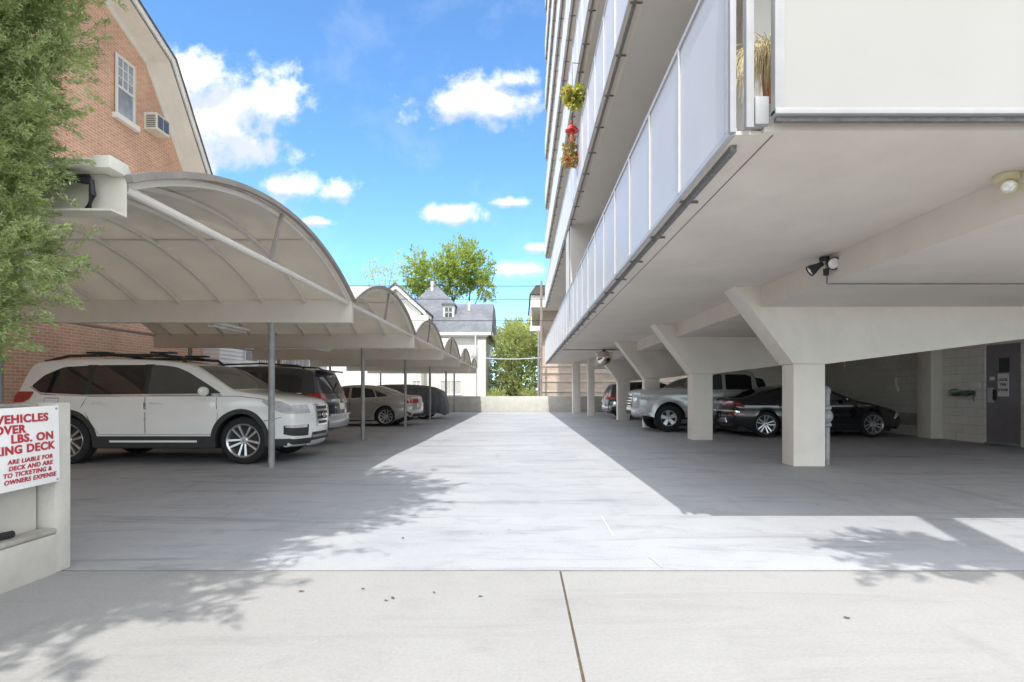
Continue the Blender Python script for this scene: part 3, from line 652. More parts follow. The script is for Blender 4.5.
part(MB().box(px(530.5, 43), px(532, 43), 43.02, 43.2, pz(326, 43), pz(307, 43)), 'balcony_post', M['trim'], rt)
# low wall behind
thing(MB().box(-30, 30, 60, 60.4, -.6, 1.4), 'back_wall', M['brickx'], 'low brick wall along the back alley under the trees', 'wall', (0, 60, -.6))
# ------------------------------------------------------------ pole and wires
rt = root('utility_pole', (px(541, 40), 40, -.6), 'dark wooden utility pole standing at the far corner of the tower', 'utility pole')
part(MB().path([(px(541, 40), 40, -.6), (px(541.4, 40), 40, pz(281, 40))], [.10, .085], 12), 'pole', M['wood'], rt)
part(MB().path([(px(538, 40), 39.8, -.6), (px(538.4, 40), 39.8, pz(330, 40))], .05, 8), 'riser_pipe', M['post'], rt)
for y, lb in ((285.5, 'highest thin black power line crossing the sky behind the cream house roof'), (299, 'middle thin black power line crossing above the alley'), (320.5, 'lowest dark power line crossing between the cream house and the pole'), (358.5, 'pale thick service cable crossing low in front of the alley trees')):
    z = pz(y, 40); pts = []
    x0, x1 = (-26, 24) if y < 350 else (px(480, 40), px(541, 40))
    for i in range(25):
        t = i/24; pts.append((x0 + (x1-x0)*t, 40 - .1*(y % 3), z + .35*((t-.5)**2)*4*(0.3) - .05))
    thing(MB().path(pts, .022 if y < 350 else .035, 5), 'power_line', M['dark'] if y < 350 else M['alu'], lb, 'power line', (0, 40, z), group='overhead wires across the alley')
# ------------------------------------------------------------ vehicles
def paint(name, c, rough=.3, coat=1.0, metal=0, spec=.5): return mat(name, c, rough, metal=metal, var=.03, scale=1.5, coat=coat, spec=spec)
CP = dict(white=paint('pearl_white_paint', (.82,.82,.80)), black=paint('black_paint', (.006,.006,.009), .15), navy=paint('dark_blue_paint', (.018,.02,.03), .2),
          tan=paint('champagne_paint', (.36,.34,.31), .32, metal=.35), silver=paint('silver_paint', (.50,.50,.50), .32, metal=.45), grey=paint('grey_paint', (.05,.052,.058), .25))
TINT = mat('tinted_glass', (.010,.011,.013), .03, var=.2, scale=1, spec=.7)
CLEAR = mat('windscreen_glass', (.055,.06,.06), .04, var=.25, scale=1.3, spec=.9)
CHROME = mat('chrome', (.72,.72,.72), .12, metal=1, var=.03)
ALLOY = mat('alloy_wheel', (.58,.58,.59), .28, metal=.8, var=.06)
HEADL = mat('headlamp_lens', (.50,.51,.52), .08, var=.2, scale=14, spec=.9, coat=1)
TAIL = mat('tail_lamp_red', (.36,.012,.014), .1, var=.25, scale=14, coat=1)
CLAD = mat('black_cladding', (.03,.03,.031), .6, var=.12, scale=9)
AMBER = mat('amber_lens', (.6,.2,.02), .15)
DARKM = M['dark']

def chaikin(p, n, closed=False):
    for _ in range(n):
        q = [] if closed else [p[0]]
        N = len(p)
        for i in range(N if closed else N - 1):
            a, b = p[i], p[(i+1) % N]
            q += [(.75*a[0]+.25*b[0], .75*a[1]+.25*b[1]), (.25*a[0]+.75*b[0], .25*a[1]+.75*b[1])]
        if not closed: q.append(p[-1])
        p = q
    return p
def resample(p, n):
    d = [0]
    for a, b in zip(p, p[1:]): d.append(d[-1] + math.hypot(b[0]-a[0], b[1]-a[1]))
    out = []; j = 0
    for i in range(n):
        t = d[-1]*i/(n-1)
        while j < len(d) - 2 and d[j+1] < t: j += 1
        f = (t - d[j])/max(1e-9, d[j+1]-d[j]); a, b = p[j], p[j+1]
        out.append((a[0]+(b[0]-a[0])*f, a[1]+(b[1]-a[1])*f))
    return out
def inside(x, y, poly):
    c = False; j = len(poly) - 1
    for i in range(len(poly)):
        xi, yi = poly[i]; xj, yj = poly[j]
        if (yi > y) != (yj > y) and x < (xj-xi)*(y-yi)/(yj-yi) + xi: c = not c
        j = i
    return c
def cdt(poly, step):
    pts = [Vector(p) for p in poly]; n = len(poly)
    xs = [p[0] for p in poly]; ys = [p[1] for p in poly]
    A = np.array(poly)
    x = min(xs) + step*.5
    while x < max(xs):
        y = min(ys) + step*.5
        while y < max(ys):
            if inside(x, y, poly) and np.min((A[:,0]-x)**2 + (A[:,1]-y)**2) > (step*.4)**2: pts.append(Vector((x, y)))
            y += step
        x += step
    vs, es, fs, *_ = delaunay_2d_cdt(pts, [], [list(range(n))], 1, 1e-5)
    return [(v[0], v[1]) for v in vs], [tuple(f) for f in fs]
def rounded(p, r=.05):
    out = []; N = len(p)
    for i in range(N):
        a, b, c_ = Vector(p[i-1]), Vector(p[i]), Vector(p[(i+1) % N]); u, w = a-b, c_-b
        k = min(r, u.length*.42, w.length*.42); s0, s1 = b + u.normalized()*k, b + w.normalized()*k
        for j in range(5):
            t = j/4; q = s0*(1-t)**2 + b*2*t*(1-t) + s1*t*t; out.append((q.x, q.y))
    return out
def densify(p, step, closed=True):
    out = []; N = len(p)
    for i in range(N if closed else N-1):
        a, b = p[i], p[(i+1) % N]; k = max(1, int(math.hypot(b[0]-a[0], b[1]-a[1])/step))
        for j in range(k): out.append((a[0]+(b[0]-a[0])*j/k, a[1]+(b[1]-a[1])*j/k))
    if not closed: out.append(p[-1])
    return out

class Body:
    def __init__(s, prof, Wd, belt, tum, xf, xr, Rw, Ra, sill=.27, r=.075, plan=.10, bow=.22, x0=.55, crown=.022, N=150, shoulder=.012, flare=.0):
        s.W = Wd/2; s.belt = belt; s.tum = tum; s.xf, s.xr, s.Rw, s.Ra, s.sill, s.r, s.plan, s.bow, s.crown = xf, xr, Rw, Ra, sill, r, plan, bow, crown
        s.sh = shoulder; s.flare = flare
        s.P = resample(chaikin(prof, 3), N); s.n = N
        s.L2 = max(max(p[0] for p in s.P), -min(p[0] for p in s.P)); s.x0 = x0*s.L2
        s.Nn = []
        for i in range(N):
            a, b = s.P[max(0, i-1)], s.P[min(N-1, i+1)]; dx, dz = b[0]-a[0], b[1]-a[1]; l = math.hypot(dx, dz) or 1
            s.Nn.append((dz/l, -dx/l))
    def q(s, x): return min(1, max(0, (abs(x) - s.x0)/(s.L2 - s.x0)))
    def Y(s, x, z):
        w = s.W*(1 - s.plan*s.q(x)**2.2)
        if z > s.belt:
            t = z - s.belt; y = w - .02 - s.tum*t - .10*s.tum*t*t
        else:
            t = s.belt - z; y = w - .02*max(0, 1 - t/.12) - .07*max(0, (t - .30)/(s.belt - .25))**1.6
            c = s.belt - .16; y += s.sh*math.exp(-((z-c)/.035)**2) - s.sh*.8*math.exp(-((z-c+.10)/.06)**2)
        if s.flare:
            for xw in (s.xf, s.xr):
                d = math.hypot(x-xw, z-s.Rw) - s.Ra
                y += s.flare*math.exp(-(d/.07)**2) if z < s.belt else 0
        return y
    def warp(s, p):
        x, y, z = p; k = s.bow*s.q(x)**1.3*(abs(y)/s.W)**2.4
        return (x - math.copysign(k, x), y, z)
    def at(s, i):
        i = max(0, min(s.n-1, i)); k = min(s.n-2, int(i)); f = i - k
        P = [s.P[k][j]*(1-f) + s.P[k+1][j]*f for j in (0, 1)]; N = [s.Nn[k][j]*(1-f) + s.Nn[k+1][j]*f for j in (0, 1)]
        return P, N
    def edgeY(s, i):
        P, N = s.at(i); return s.Y(P[0] - s.r*N[0], P[1] - s.r*N[1]) - s.r
    def strip(s, i, t, off=0, raw=False):
        P, N = s.at(i); E = s.edgeY(i); c = s.crown*(1 - t*t) + off
        p = (P[0] + N[0]*c, E*t, P[1] + N[1]*c); return p if raw else s.warp(p)
    def wrap(s, i, a, side, off=0):
        P, N = s.at(i); E = s.edgeY(i); r = s.r; h = r*math.pi/2
        if a <= 0:
            t = (E + a)/E; c = s.crown*(1-t*t) + off; p = (P[0]+N[0]*c, (E+a)*side, P[1]+N[1]*c)
        elif a < h:
            f = a/r; d = -r*(1 - math.cos(f)) + off*math.cos(f); p = (P[0]+N[0]*d, side*(E + (r+off)*math.sin(f)), P[1]+N[1]*d)
        else:
            d = -r - (a - h); x, z = P[0]+N[0]*d, P[1]+N[1]*d; p = (x, side*(s.Y(x, z) + off), z)
        return s.warp(p)
    def side(s, x, z, sd, off=0): return s.warp((x, sd*(s.Y(x, z) + off), z))
    def find(s, x=None, z=None, where='top'):
        best = None; lo, hi = (0, s.n-1)
        it = max(range(s.n), key=lambda i: s.P[i][1])
        rng = {'top': range(s.n), 'front': range(0, it), 'rear': range(it, s.n)}[where]
        if x is not None: rng = [i for i in rng if s.P[i][1] > s.belt*.72]
        j = min(rng, key=lambda i: abs(s.P[i][0]-x) if x is not None else abs(s.P[i][1]-z))
        return j
    def shell(s, mb):
        inset = [(s.P[i][0]-s.r*s.Nn[i][0], s.P[i][1]-s.r*s.Nn[i][1]) for i in range(s.n)]
        zb = s.sill; bot = []
        def arch(xc):
            zz = zb - s.Rw; a0 = math.asin(max(-1, zz/s.Ra)); out = []
            for k in range(25):
                a = math.pi - a0 + (a0 - (math.pi - a0))*k/24 if True else 0
                out.append((xc + s.Ra*math.cos(a), s.Rw + s.Ra*math.sin(a)))
            return out
        bot = arch(s.xr) + densify([arch(s.xr)[-1], arch(s.xf)[0]], .12, False)[1:-1] + arch(s.xf)
        poly = inset + bot
        vs, fs = cdt(poly, .085)
        s.arches = (arch(s.xr), arch(s.xf))
        for sd in (1, -1):
            mb.add([s.side(x, z, sd) for x, z in vs], [f if sd < 0 else f[::-1] for f in fs])
            B = 5; g = []
            for i in range(s.n):
                for k in range(B + 1): g.append(s.wrap(i, s.r*math.pi/2*k/B, sd))
            mb.add(g, [(i*(B+1)+k, i*(B+1)+k+1, (i+1)*(B+1)+k+1, (i+1)*(B+1)+k) for i in range(s.n-1) for k in range(B)])
        T = 12; g = [s.strip(i, -1 + 2*k/T) for i in range(s.n) for k in range(T+1)]
        mb.add(g, [(i*(T+1)+k, i*(T+1)+k+1, (i+1)*(T+1)+k+1, (i+1)*(T+1)+k) for i in range(s.n-1) for k in range(T)])
        return mb
    def patch(s, poly, sides=(1, -1), off=.004, rnd=.03, step=.1, depth=.02, mb=None):
        mb = mb or MB(); p = densify(rounded(poly, rnd) if rnd else poly, step)
        vs, fs = cdt(p, step); n = len(p)
        for sd in sides:
            mb.add([s.side(x, z, sd, off) for x, z in vs], fs)
            mb.add([s.side(x, z, sd, off) for x, z in p] + [s.side(x, z, sd, off - depth) for x, z in p], [(i, (i+1) % n, n+(i+1) % n, n+i) for i in range(n)])
        return mb
    def line(s, pts, w=.008, sides=(1, -1), off=.002, mb=None, closed=False):
        mb = mb or MB(); p = densify(pts, .06, closed); n = len(p)
        for sd in sides:
            g = []
            for i in range(n):
                a, b = p[(i-1) % n] if closed or i else p[i], p[(i+1) % n] if closed or i < n-1 else p[i]
                dx, dz = b[0]-a[0], b[1]-a[1]; l = math.hypot(dx, dz) or 1; nx, nz = -dz/l*w/2, dx/l*w/2
                g += [s.side(p[i][0]+nx, p[i][1]+nz, sd, off), s.side(p[i][0]-nx, p[i][1]-nz, sd, off)]
            mb.add(g, [(2*i, 2*i+1, (2*i+3) % (2*n), (2*i+2) % (2*n)) for i in range(n if closed else n-1)])
        return mb
    def glassstrip(s, i0, i1, t0=.93, t1=None, off=.004, m=10, n=10, mb=None):
        mb = mb or MB(); t1 = t1 or t0
        g = [s.strip(i0 + (i1-i0)*a/m, (t0+(t1-t0)*a/m)*(-1+2*b/n), off) for a in range(m+1) for b in range(n+1)]
        return mb.add(g, [(a*(n+1)+b, a*(n+1)+b+1, (a+1)*(n+1)+b+1, (a+1)*(n+1)+b) for a in range(m) for b in range(n)])
    def fascia(s, i0, i1, t0, t1, off=.004, m=4, n=10, mb=None, lo=None):
        """patch on the wrap strip between profile indices and lateral fractions"""
        mb = mb or MB(); b0, b1 = lo or (t0, t1); g = []
        for lay in (off, off - .03):
            for a in range(m+1):
                f = a/m; l, h = b0+(t0-b0)*f, b1+(t1-b1)*f
                for b in range(n+1): g.append(s.strip(i0+(i1-i0)*f, l+(h-l)*b/n, lay))
        K = (m+1)*(n+1); fs = [(a*(n+1)+b, a*(n+1)+b+1, (a+1)*(n+1)+b+1, (a+1)*(n+1)+b) for a in range(m) for b in range(n)]
        ring = [b for b in range(n+1)] + [a*(n+1)+n for a in range(1, m+1)] + [m*(n+1)+b for b in range(n-1, -1, -1)] + [a*(n+1) for a in range(m-1, 0, -1)]
        fs += [(ring[k], ring[(k+1) % len(ring)], ring[(k+1) % len(ring)]+K, ring[k]+K) for k in range(len(ring))]
        return mb.add(g, fs)
    def wrapquad(s, i0, i1, a0, a1, side, off=.006, m=5, n=10, mb=None, taper=0):
        mb = mb or MB(); g = []
        for lay in (off, off - .02):
            for k in range(n+1):
                a = a0+(a1-a0)*k/n; tp = taper*max(0, k/n - .3)
                for j in range(m+1):
                    f = j/m; f = tp*.5 + f*(1-tp); g.append(s.wrap(i0+(i1-i0)*f, a, side, lay))
        K = (m+1)*(n+1); fs = [(k*(m+1)+j, k*(m+1)+j+1, (k+1)*(m+1)+j+1, (k+1)*(m+1)+j) for k in range(n) for j in range(m)]
        ring = [j for j in range(m+1)] + [k*(m+1)+m for k in range(1, n+1)] + [n*(m+1)+j for j in range(m-1, -1, -1)] + [k*(m+1) for k in range(n-1, 0, -1)]
        fs += [(ring[k], ring[(k+1) % len(ring)], ring[(k+1) % len(ring)]+K, ring[k]+K) for k in range(len(ring))]
        return mb.add(g, fs)

WHEELS = {}
def wheel_meshes(style, Rw, w, rr):
    k = (style, Rw)
    if k in WHEELS: return WHEELS[k]
    h = w/2
    ty = MB().lathe([(rr, -h*.8), (rr+.012, -h*.96), (rr+(Rw-rr)*.45, -h), (Rw-.03, -h*.9), (Rw-.008, -h*.72), (Rw, -h*.4), (Rw, h*.4), (Rw-.008, h*.72), (Rw-.03, h*.9), (rr+(Rw-rr)*.45, h), (rr+.012, h*.96), (rr, h*.8)], axis='y', n=56)
    for yy in (-.35, 0, .35): ty.lathe([(Rw+.0005, yy*w-.006), (Rw+.0025, yy*w), (Rw+.0005, yy*w+.006)], axis='y', n=56)
    tyre = ty.mesh('tyre', M['rubber'], 30)
    # the visible face looks towards -y
    rm = MB(); rm.k = 1
    rm.lathe([(0, -h*.30), (rr*.97, -h*.30), (rr*.99, -h*.3)], axis='y', n=48)
    rm.k = 0
    rm.lathe([(rr*.90, -h*.28), (rr*.93, -h*.80), (rr+.004, -h*.95), (rr+.010, -h*.90), (rr+.004, -h*.78), (rr*.99, -h*.2)], axis='y', n=56)
    ns, tw, sp_w, off = {'suv': (5, .17, .030, 0), 'sedan': (5, .20, .034, .3), 'truck': (5, 0, .085, .31), 'coupe': (5, .16, .026, .31)}[style]
    for j in range(ns):
        for sgn in ((-1, 1) if tw else (0,)):
            a = 2*math.pi*j/ns + off; d = Vector((math.cos(a), 0, math.sin(a))); pe = Vector((-d.z, 0, d.x))
            inn, outr = rr*.16, rr*.93; wi, wo = sp_w*.9, sp_w*(1.25 if style != 'truck' else 1.5)
            ci, co = pe*sgn*tw*rr*.45, pe*sgn*tw*rr*1.25
            V = []
            for (rad, c, wd, y) in ((inn, ci, wi, -h*.60), (rr*.6, ci*.4+co*.6, (wi+wo)/2, -h*.72), (outr, co, wo, -h*.80)):
                for dy in (0, h*.34):
                    V += [d*rad + c - pe*wd*.5 + Vector((0, y+dy, 0)), d*rad + c + pe*wd*.5 + Vector((0, y+dy, 0))]
            rm.add(V, [(0,1,5,4),(4,5,9,8),(0,4,6,2),(4,8,10,6),(1,3,7,5),(5,7,11,9),(2,6,7,3),(6,10,11,7)])
    rm.lathe([(0, -h*.70), (rr*.17, -h*.70), (rr*.24, -h*.60), (rr*.26, -h*.3)], axis='y', n=30)
    for j in range(5):
        a = 2*math.pi*(j+.5)/5 + off; rm.lathe([(0, -h*.66), (.009, -h*.66), (.010, -h*.55)], c=(rr*.2*math.cos(a)*1.02, 0, rr*.2*math.sin(a)*1.02), axis='y', n=8)
    rim = rm.mesh('rim', [ALLOY, mat('brake_shadow', (.025,.025,.026), .7)], 30)
    hub = MB().lathe([(0, -h*.745), (rr*.10, -h*.74), (rr*.12, -h*.70)], axis='y', n=24).mesh('hub_cap', M['post'], 30)
    WHEELS[k] = (tyre, rim, hub); return WHEELS[k]

def make_car(name, label, cat, loc, rz, body, paintm, style, Rw, ww, rr, spec, group=None, track=None):
    rt = root(name, loc, label, cat, group, rz)
    def P(mb, nm, m, par=rt, **k): return part(mb, nm, m, par, local=True, **k)
    b = body
    P(b.shell(MB()), 'body', paintm, smooth=42, merge=True)
    # underbody and wheel housings
    ub = MB().box(b.xr - b.L2*.28, b.xf + b.L2*.22, -b.W*.80, b.W*.80, b.sill - .05, b.sill + .28)
    P(ub, 'underbody', DARKM, smooth=0)
    for ar in b.arches:
        n = len(ar)
        for sd in (1, -1):
            wl = MB(); g = [b.side(x, z, sd, -.003) for x, z in ar] + [(b.warp((x, 0, z))[0], sd*(b.W - .42), z) for x, z in ar]
            wl.add(g, [(i, i+1, n+i+1, n+i) for i in range(n-1)] + [tuple(range(n, 2*n))])
            P(wl, 'wheel_housing', DARKM, smooth=0)
    tyre, rim, hub = wheel_meshes(style, Rw, ww, rr)
    tk = track or (b.W - ww/2 - .025)
    for xc in (b.xf, b.xr):
        for sd in (-1, 1):
            w = bpy.data.objects.new('wheel', rim); col.objects.link(w); w.parent = rt; w.location = (xc, sd*tk, Rw); w.rotation_euler = (0, R(random.uniform(0, 70)), 0 if sd < 0 else math.pi)
            for me, nm in ((tyre, 'tyre'), (hub, 'hub_cap')):
                t = bpy.data.objects.new(nm, me); col.objects.link(t); t.parent = w
    # glass
    for poly in spec['windows']:
        for sd in (1, -1): P(b.patch(poly, sides=(sd,), off=.004, rnd=.05, step=.09, depth=.012), 'side_window', CLEAR if poly is spec['windows'][0] else spec.get('tint', TINT))
    a0, a1 = b.find(x=spec['ws'][0], where='front'), b.find(x=spec['ws'][1], where='front')
    P(b.glassstrip(a0, a1, .97, .90), 'windscreen', CLEAR)
    if 'rg' in spec:
        rz0, rz1, t = spec['rg']; i0 = b.find(z=rz0, where='rear'); i1 = b.find(z=rz1, where='rear')
        P(b.glassstrip(i0, i1, t, t*.97), 'rear_window', TINT)
    # doors: painted panels proud of a dark seam
    for dpoly, hpos in spec['doors']:
        for q_, sd in ((0, 1), (1, -1)): P(b.line(dpoly, .012, sides=(sd,), off=.0015, closed=True), 'door_seam', DARKM, smooth=0)
        for sd in (-1, 1):
            d = P(b.patch([(x, z) for x, z in dpoly], sides=(sd,), off=.003, rnd=0, step=.1, depth=.01), 'door', paintm)
            hx, hz = hpos; hy = b.Y(hx, hz)
            hb = MB().path([(hx-.11, sd*(hy+.004), hz), (hx-.085, sd*(hy+.038), hz+.006), (hx, sd*(hy+.044), hz+.008), (hx+.085, sd*(hy+.038), hz+.006), (hx+.11, sd*(hy+.004), hz)], .017, 8, rz=.020)
            hb.v = [b.warp(p) for p in hb.v]; P(hb, 'handle', spec.get('handle', paintm), d)
    for ln in spec.get('seams', []): 
        for q_, sd in ((0, 1), (1, -1)): P(b.line(ln, .008, sides=(sd,), off=.0015), 'panel_seam', DARKM, smooth=0)
    for sd in (1, -1):
        if 'belt' in spec: P(b.line(spec['belt'], .022, sides=(sd,), off=.007), 'belt_moulding', spec.get('beltm', CHROME))
    if spec.get('clad'):
        for xc in (b.xf, b.xr):
            ar = []; w = spec['clad']
            a0 = math.asin((b.sill - Rw)/b.Ra)
            outer = [(xc + (b.Ra+w)*math.cos(a), Rw + (b.Ra+w)*math.sin(a)) for a in [math.pi - a0 + (2*a0 - math.pi)*k/24 for k in range(25)]]
            inner = [(xc + (b.Ra-.004)*math.cos(a), Rw + (b.Ra-.004)*math.sin(a)) for a in [math.pi - a0 + (2*a0 - math.pi)*k/24 for k in range(25)]]
            for sd in (1, -1):
                m = MB(); n = 25; g = [b.side(x, z, sd, .016) for x, z in inner] + [b.side(x, z, sd, .014) for x, z in outer] + [b.side(x, z, sd, -.01) for x, z in outer] + [b.side(x, z, sd, -.05) for x, z in inner]
                m.add(g, [(i, i+1, n+i+1, n+i) for i in range(n-1)] + [(n+i, n+i+1, 2*n+i+1, 2*n+i) for i in range(n-1)] + [(3*n+i, 3*n+i+1, i+1, i) for i in range(n-1)])
                P(m, 'arch_cladding', CLAD)
        x0, x1 = b.xr + b.Ra + .01, b.xf - b.Ra - .01
        for sd in (1, -1): P(b.patch([(x0, b.sill-.02), (x1, b.sill-.02), (x1-.05, b.sill+.17), (x0+.05, b.sill+.17)], sides=(sd,), off=.018, rnd=0, step=.2, depth=.06), 'sill_cladding', CLAD)
        for sd in (1, -1):
            if spec.get('sillchrome'): P(b.line([(x0+.28, b.sill+.085), (x1-.28, b.sill+.085)], .034, sides=(sd,), off=.026), 'sill_trim', M['whitep'])
    for poly in spec.get('pillars', []):
        for sd in (1, -1): P(b.patch(poly, sides=(sd,), off=.002, rnd=0, step=.1, depth=.01), 'pillar_trim', CLAD)
    for sd in (1, -1):
        if 'headpatch' in spec: P(b.patch(spec['headpatch'], sides=(sd,), off=.008, rnd=.02, step=.05), 'headlight', HEADL)
        if 'tailpatch' in spec: P(b.patch(spec['tailpatch'], sides=(sd,), off=.010, rnd=.03, step=.05), 'tail_light', TAIL)
        for poly in spec.get('sidepatch', []): P(b.patch(poly, sides=(sd,), off=.012, rnd=.01, step=.06), 'bumper_cladding', CLAD)
    # mirrors
    mx, mz = spec['mirror']
    for sd in (-1, 1):
        y = b.Y(mx, mz); k = MB()
        pr = [(0, -.10), (.05, -.095), (.075, -.06), (.082, 0), (.07, .06), (.04, .085), (0, .09)]
        k.lathe(pr, axis='y', n=18); k.xform(Matrix.Translation((mx, sd*(y+.14), mz+.02)) @ Matrix.Diagonal((.75, 1.15, .95, 1)))
        mo = P(k, 'mirror', paintm)
        P(MB().path([(mx+.03, sd*(y-.02), mz-.02), (mx+.01, sd*(y+.08), mz-.04)], .025, 8), 'mirror_arm', CLAD, mo)
    # lamps
    for sd in (-1, 1):
        if 'head' in spec:
            z0, z1, a0, a1 = spec['head']; P(b.wrapquad(b.find(z=z0, where='front'), b.find(z=z1, where='front'), a0, a1, sd, taper=spec.get('htaper', .5)), 'headlight', HEADL)
        if 'tail' in spec:
            z0, z1, a0, a1 = spec['tail']; P(b.wrapquad(b.find(z=z0, where='rear'), b.find(z=z1, where='rear'), a0, a1, sd, taper=.3), 'tail_light', TAIL)
    if 'grille' in spec:
        z0, z1, t1, tl = spec['grille']; i0, i1 = b.find(z=z0, where='front'), b.find(z=z1, where='front')
        gr = P(b.fascia(i0, i1, -t1, t1, .012, lo=(-tl, tl)), 'grille', CLAD)
        m = MB()
        for f in (.06, .28, .5, .72, .94):
            tt = tl + (t1-tl)*f; b.fascia(i0+(i1-i0)*(f-.045), i0+(i1-i0)*(f+.045), -tt, tt, .024, m=1, n=10, mb=m)
        P(m, 'grille_bar', CHROME, gr)
        for sg in (-1, 1): P(b.fascia(i0, i1, sg*t1-.02, sg*t1+.02, .026, m=4, n=1, lo=(sg*tl-.02, sg*tl+.02)), 'grille_frame', CHROME, gr)
        if spec.get('emblem'):
            c = b.strip((i0+i1)/2, 0, .035); m = MB().lathe([(0, .012), (.055, .01), (.075, 0), (.075, -.03)], axis='x', n=24); m.xform(Matrix.Translation(c) @ Matrix.Diagonal((1, 1, .55, 1)))
            P(m, 'emblem', mat('emblem_blue', (.02,.05,.2), .2, coat=1), gr)
            m = MB()
            for yy, zz, r_ in ((-.035, .008, .013), (.0, -.01, .006), (.02, .012, .006), (.04, -.006, .006), (.01, .018, .006), (.03, .02, .006)):
                m.lathe([(0, .016), (r_, .011)], c=(c[0], c[1]+yy, c[2]+zz), axis='x', n=6)
            m.lathe([(.070, .013), (.080, .016), (.086, .006)], axis='x', c=(0,0,0), n=24); k = len(m.v) - 72
            m.xform(Matrix.Translation(c) @ Matrix.Diagonal((1, 1, .55, 1)), k); P(m, 'emblem_stars', CHROME, gr)
    for nm, fn, args, mm in spec.get('extra', []):
        for a in args: P(getattr(b, fn)(*a[0], **(a[1] if len(a) > 1 else {})), nm, mm)
    return rt, P, b

def F(b, z): return b.find(z=z, where='front')
def Q(b, z): return b.find(z=z, where='rear')

# --- white SUV (nearest, front end towards the driveway)
b = Body([(2.30,.27),(2.44,.30),(2.49,.50),(2.50,.80),(2.46,.98),(2.34,1.07),(1.95,1.145),(1.50,1.20),(1.34,1.235),(1.0,1.45),(.66,1.65),(.38,1.71),(-.1,1.745),(-.8,1.765),(-1.5,1.755),(-2.0,1.715),(-2.14,1.68),(-2.22,1.58),(-2.38,1.24),(-2.46,1.04),(-2.50,.80),(-2.50,.5),(-2.44,.36),(-2.3,.33)],
         1.93, 1.13, .24, 1.55, -1.38, .395, .452, sill=.30, r=.07, plan=.12, bow=.20)
spec = dict(windows=[[(1.20,1.175),(.95,1.33),(.60,1.535),(.40,1.615),(.20,1.645),(-.02,1.655),(-.02,1.165)], [(-.10,1.165),(-.10,1.655),(-.96,1.65),(-1.0,1.155)], [(-1.08,1.155),(-1.05,1.645),(-1.5,1.62),(-1.86,1.48),(-2.10,1.30),(-1.88,1.19)]],
    pillars=[[(.02,1.165),(.02,1.665),(-.14,1.665),(-.14,1.165)], [(-.95,1.155),(-.93,1.655),(-1.10,1.655),(-1.12,1.155)]],
    headpatch=[(2.45,.83),(2.45,.98),(2.28,1.045),(2.00,1.075),(1.93,1.05),(2.12,.93),(2.30,.85)], tailpatch=[(-2.46,1.02),(-2.44,1.14),(-2.36,1.21),(-2.02,1.21),(-2.10,1.08),(-2.26,1.03)],
    sidepatch=[[(1.985,.30),(2.36,.30),(2.42,.42),(2.03,.42)]],
    ws=(1.37, .66), rg=(1.58, 1.20, .86), doors=[([(1.10,.50),(1.14,.8),(1.12,1.13),(-.045,1.13),(-.045,.50)], (.16,1.02)), ([(-.065,.50),(-.065,1.13),(-1.02,1.12),(-1.10,.95),(-.90,.62),(-.82,.50)], (-.80,1.02))],
    seams=[[(1.14,1.13),(1.5,1.13),(1.9,1.09),(2.2,1.03)], [(-1.50,1.10),(-1.78,1.10),(-1.78,.94),(-1.50,.94),(-1.50,1.10)], [(-2.30,.78),(-1.9,.76)], [(2.30,.78),(1.98,.72)]],
    belt=[(1.20,1.152),(.0,1.148),(-1.0,1.138),(-1.85,1.165),(-2.12,1.29)], clad=.075, sillchrome=True, mirror=(.98,1.19), head=(.83,.99,-.34,.08), htaper=0, tail=(1.02,1.16,-.28,.06),
    grille=(.62,.97,.36,.27), emblem=True, handle=CP['white'])
spec['extra'] = [('fog_recess', 'wrapquad', [((F(b,.46), F(b,.66), -.30, .20, sd), dict(taper=.2)) for sd in (-1,1)], CLAD),
    ('fog_lamp', 'wrapquad', [((F(b,.60), F(b,.64), -.24, .16, sd), dict(off=.016)) for sd in (-1,1)], HEADL),
    ('lower_grille', 'fascia', [((F(b,.36), F(b,.50), -.46, .46),)], CLAD),
    ('lower_grille_bar', 'fascia', [((F(b,.415), F(b,.44), -.44, .44, .02),), ((F(b,.50), F(b,.525), -.48, .48, .014),)] , CHROME),
    ('bumper_lip', 'wrapquad', [((F(b,.325), F(b,.42), -.62, .10, sd), dict(off=.014)) for sd in (-1,1)], CLAD),
    ('skid_plate', 'fascia', [((2, F(b,.35), -.45, .45, .022),)], M['alu']),
    ('rear_bumper_cladding', 'wrapquad', [((b.n-2, Q(b,.56), -.8, .5, sd), dict(off=.012)) for sd in (-1,1)], CLAD)]
rt, P, b = make_car('suv', 'pearl white SUV with roof rack parked nearest under the carport, nose toward the driveway', 'SUV', (-6.17, 10.12, 0), 0, b, CP['white'], 'suv', .395, .245, .275, spec)
for sd in (-1, 1):
    y = sd*.60
    rr_ = P(MB().path([(.42,y,1.70),(.30,y,1.80),(-.2,y,1.83),(-.9,y,1.835),(-1.6,y,1.815),(-2.0,y,1.72)], .027, 8), 'roof_rail', M['bplastic'])
for x in (-.02, -1.12):
    m = MB().path([(x,-.66,1.845),(x,.66,1.845)], .02, 8, rz=.014)
    for sd in (-1, 1): m.box(x-.11, x+.13, sd*.66-.035, sd*.66+.035, 1.80, 1.835).box(x-.20, x+.17, sd*.50-.09, sd*.50+.09, 1.863, 1.893)
    P(m, 'roof_rack', M['bplastic'], bevel=.008)
P(MB().path([(2.505,-.03,.43),(2.50,.2,.43)], .004, 4), 'plate_bracket', M['bplastic'])

